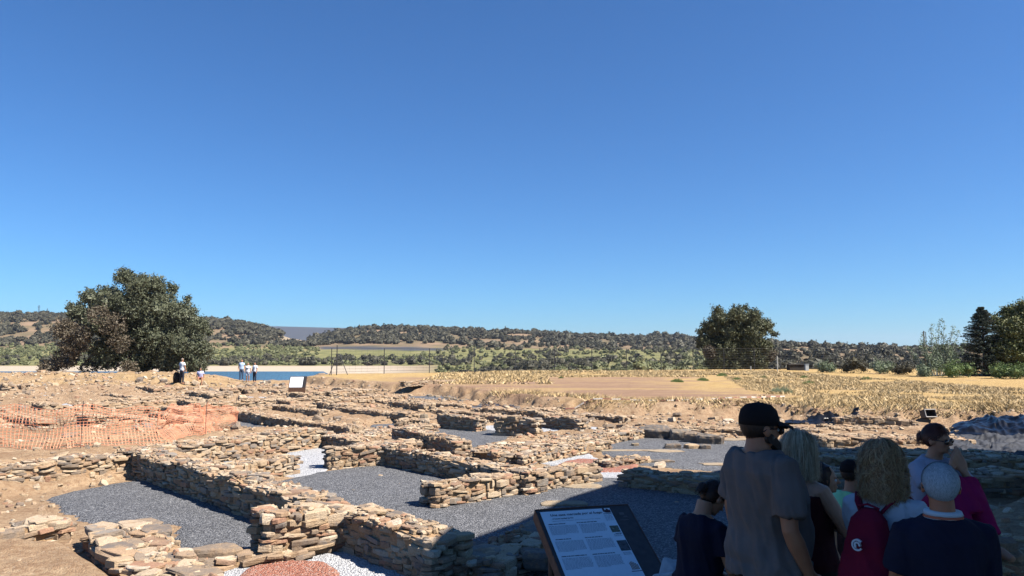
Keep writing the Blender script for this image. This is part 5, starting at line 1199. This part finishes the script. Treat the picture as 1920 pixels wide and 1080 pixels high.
# curly woman with backpack
def ex_pack(root, up, hd, s, arm, fin, finh):
    M_bp = cloth('maroon_nylon', (.11, .008, .028), .12)
    dz = .025; m = MB(); m.loft([(0, -.205, .86, .11, .04, 2.6), (0, -.225, .91, .138, .072, 2.8), (0, -.228, 1.05, .140, .08, 2.8), (0, -.22, 1.2, .124, .07, 2.7), (0, -.195, 1.31, .088, .045, 2.5), (0, -.17, 1.36, .04, .02, 2.2)], 32)
    m.V = [(x, y, z + dz) for x, y, z in m.V]; b = remesh_to(m, fin, s, 'backpack', M_bp, root, .008, foldf(23, .016, 7, 4)); tag(b, 'maroon drawstring backpack with a round white emblem')
    m = MB()
    for sg in (1, -1): m.tube([(sg * .035, -.165, 1.335), (sg * .075, -.13, 1.395), (sg * .10, -.07, 1.43), (sg * .115, .02, 1.425), (sg * .125, .11, 1.36), (sg * .13, .135, 1.2), (sg * .15, .05, 1.0), (sg * .15, -.12, .95)], [(.020, .006)] * 8, 8)
    m.tube([(-.03, -.18, 1.34), (-.055, -.185, 1.385), (0, -.19, 1.40), (.055, -.185, 1.385), (.03, -.18, 1.34)], .006, 6)
    m.V = [(x, y, z + dz * .35) for x, y, z in m.V]; fin(m).build('strap', M_bp, b, smooth=True)
    m = MB()
    for r0, a0, a1, w in ((.024, 40, 330, .004), (.012, -20, 250, .0045)):
        pts = []
        for t in np.linspace(R(a0), R(a1), 30):
            rr = r0 * (1 - .0 * t); pts.append((.0 + rr * math.cos(t), -.322 - .002, 1.20 + dz + rr * math.sin(t) * 1.05))
        V = []; Fc = []
        for i, q in enumerate(pts):
            c = Vector((.0, -.324, 1.20 + dz)); d = (Vector(q) - c).normalized(); V += [Vector(q) + d * w, Vector(q) - d * w, Vector(q) + d * w + Vector((0, .014, 0)), Vector(q) - d * w + Vector((0, .014, 0))]
            if i: a = 4 * i; Fc += [(a - 4, a - 3, a + 1, a), (a - 4, a, a + 2, a - 2), (a - 3, a - 1, a + 3, a + 1)]
        m.add(V, Fc)
    fin(m).build('emblem', plain('white_emblem', (.75, .70, .70), .6), b)
def remesh_to(m, fin, s, name, mat, root, vox, folds=None): return link(name, remesh(fin(m), vox, 3, folds), mat, root)
p = atd(1656, 900, 3.85)
person('woman with big curly hair, white T-shirt and maroon backpack', (p.x, 3.85, GZ), 50, 1.63, .98, 0, head=(-40, 0), fem=True, skinc=(.46, .28, .2), top=dict(mat=cloth('white_cloth', (.55, .56, .60), .05), sleeve=.6, loose=1.2, ex=.016), bottom=dict(mat=M_blk),
    arms={'R': ((.26, .03, 1.13), (.16, .22, 1.04), (-1, 0, 0), (0, 0, 1), .6), 'L': ((-.17, .12, 1.13), (-.10, .24, 1.06), (1, 0, 0), (0, 0, 1), .6)},
    hair=dict(kind='curly', zend=1.44, off=(.006, .030), curl=.017, freq=75, lock=26, n=14000, face=50, width=.0010, flare=.08, zj=.02, mat=hairmat('curly_brown_blond_hair', [(0, (.11, .065, .028)), (.5, (.27, .175, .085)), (1, (.50, .36, .19))])), extras=ex_pack)
# white haired man
def ex_polo(root, up, hd, s, arm, fin, finh):
    for z0, z1, mt, r in ((1.435, 1.452, 'w', .004), (1.452, 1.464, 'o', .003), (1.464, 1.482, 'w', .002)):
        m = MB(); m.loft([(0, -.022, z0, .084 + r, .075 + r), (0, -.018, z1, .078 + r, .070 + r)], 26); fin(m).build('collar', MW if mt == 'w' else MO, root, smooth=True)
    glasses(root, finh, False); eyes(root, finh)
MW = cloth('collar_white', (.62, .62, .64), .04); MO = cloth('collar_orange', (.50, .16, .10), .06)
p = atd(1762, 900, 3.4)
person('white haired man in navy polo with striped collar and glasses, back turned', (p.x, 3.4, GZ), 10, 1.60, .98, .03, head=(10, 0), skinc=(.36, .17, .10), arms={'R': ((.205, .03, 1.12), (.12, .22, 1.02), (-1, 0, 0), (0, 0, 1), .6), 'L': ((-.205, .03, 1.12), (-.12, .22, 1.02), (1, 0, 0), (0, 0, 1), .6)}, top=dict(mat=cloth('navy_cloth', (.010, .014, .032)), sleeve=.75, loose=1.06, ex=.016, fold=.012), bottom=dict(mat=M_blk),
    hair=dict(kind='short', n=15000, len=.020, thick=.003, width=.0007, mat=hairmat('white_hair', [(0, (.26, .26, .27)), (.5, (.60, .60, .61)), (1, (.85, .85, .86))])), extras=ex_polo)
# woman with sunglasses and magenta skirt
p = atd(1739, 900, 5.6)
person('woman in sunglasses with a hand over her mouth, pale T-shirt and magenta skirt', (p.x, 5.6, .50), 168, 1.63, .95, 0, lean=12, side=0, head=(-22, -6), fem=True, skinc=(.42, .24, .17),
    arms={'R': ((.17, .24, 1.22), (.01, .165, 1.445), (0, -1, .2), (-1, 0, .4), .3), 'L': ((-.18, .24, 1.20), (-.09, .17, 1.41), (0, -1, .2), (1, 0, .4), .3)},
    top=dict(mat=cloth('pale_lilac_grey_cloth', (.36, .35, .42), .06), sleeve=.55, loose=1.2, ex=.014, hem=.95), legs={1: [(.09, .02, .93), (.09, .31, 1.26), (.10, .50, .89)], -1: [(-.09, .02, .93), (-.07, .33, 1.27), (-.07, .52, .89)]}, bottom=dict(mat=cloth('magenta_cloth', (.20, .010, .07)), drape=True, name='skirt'),
    hair=dict(kind='bun', mat=hairmat('auburn_hair', [(0, (.03, .012, .01)), (1, (.09, .035, .025))]), n=3600, len=.03, thick=.008), extras=lambda r, up, hd, s, arm, fin, finh: glasses(r, finh))
q_ = atd(1765, 900, 5.75)
wall((q_.x - .42, 5.74), (q_.x + .32, 5.62), .55, .72, 'waist high block of masonry on which the woman in sunglasses sits', z0=.52, seed=991, ragged=.02)
# seated woman in navy, head bowed
p = atd(1300, 1000, 4.9)
person('seated woman in navy top with head bowed beside the tall man', (p.x, 4.9, GZ - .33), 62, 1.62, 1.02, .02, lean=12, head=(4, 30), fem=True, skinc=(.40, .24, .17), seated=True,
    arms={'R': ((.23, .08, 1.14), (.13, .30, 1.04), (0, 0, -1), (-1, 0, 0), .6), 'L': ((-.23, .08, 1.14), (-.10, .30, 1.06), (0, 0, -1), (1, 0, 0), .6)},
    top=dict(mat=cloth('dark_navy_cloth', (.008, .011, .026)), sleeve=.6, loose=1.2, ex=.014), bottom=dict(mat=cloth('speckled_dark_cloth', (.035, .035, .045), .8)), hair=dict(kind='bun', mat=HM_dark, n=3600, len=.03, thick=.008), extras=lambda r, up, hd, s, arm, fin, finh: eyes(r, finh), group='visitors standing in the shade')
m = MB(); m.box((0, 0, .25), (.9, .42, .5)); o = m.build('stone_bench', plain('bench_stone', (.30, .27, .22), .9, .1, bs=.5, bd=.02), loc=(p.x - .02, 4.9, .5)); tag(o, 'plain stone block under the seated woman in navy', 'bench')
# far visitors
FG = 'visitors at the far edge of the dig'
far = [(340, 732, 684, 51, 20, 'standing far visitor in white shirt and dark trousers', (.72, .72, .72), (.03, .035, .05), (.25, .19, .14), 1, False),
       (452, 719, 680, 62.5, 175, 'leftmost of three at the riverbank, in light blue shirt and dark trousers', (.42, .52, .66), (.05, .08, .14), (.10, .07, .05), 1, False),
       (464, 719, 683, 62.0, 180, 'middle of three at the riverbank, in white top and pale shorts', (.74, .74, .76), (.50, .56, .64), (.28, .2, .13), .4, True),
       (477, 719, 682, 61.5, 200, 'rightmost of three at the riverbank, in white shirt and dark trousers', (.75, .75, .76), (.025, .03, .05), (.04, .03, .02), 1, False)]
for px, pb, pt_, D, fc, lb, tc, bc, hc, to, fem in far:
    p = atd(px, pb, D); H = (pb - pt_) / F * D; z = zat(p.x, D); person(lb, (p.x, D, z), fc, min(1.82, max(1.6, H)), 1.0, vox=.016, fem=fem, top=dict(mat=cloth('far_top', tc)), bottom=dict(mat=cloth('far_bottom', bc), to=to), hair=dict(kind='short', n=500, mat=hairmat('far_hair', [(0, hc), (1, hc)])), group=FG)
p = atd(375, 722, 52.5); z = zat(p.x, 52.5)
person('far visitor crouching in lilac shirt and reddish shorts', (p.x, 52.5, z - .42), 160, 1.66, 1.0, lean=14, vox=.016, seated=True, top=dict(mat=cloth('lilac_top', (.50, .50, .68))), bottom=dict(mat=cloth('reddish_shorts', (.28, .09, .07)), to=.45), hair=dict(kind='short', n=500, mat=hairmat('far_hair', [(0, (.04, .03, .02)), (1, (.06, .04, .03))])), group=FG)
p = atd(330, 733, 51.2); m = MB(); m.loft([(0, 0, 0, .2, .16, 3), (0, 0, .35, .22, .17, 3), (0, 0, .62, .2, .14, 2.6), (0, 0, .74, .1, .08, 2.2)], 20); m.tube([(-.08, 0, .72), (-.04, -.02, .82), (.06, -.02, .82), (.09, 0, .72)], .02, 6)
o = m.build('duffel_bag', M_blk, loc=(p.x, 51.2, zat(p.x, 51.2)), smooth=True); tag(o, 'tall black bag standing left of the far visitor in white', 'bag')

# ------------------------------------------------------------------ air
hz, hnt, hb_ = newmat('haze_air'); hnt.nodes.remove(hb_); pv = hnt.nodes.new('ShaderNodeVolumePrincipled'); pv.inputs['Density'].default_value = .00009; pv.inputs['Color'].default_value = (.75, .85, 1, 1); pv.inputs['Anisotropy'].default_value = .3
hnt.links.new(pv.outputs[0], hnt.nodes['Material Output'].inputs['Volume'])
m = MB(); m.box((0, 0, 40), (14000, 14000, 210)); o = m.build('haze', hz); tag(o, kind='stuff')
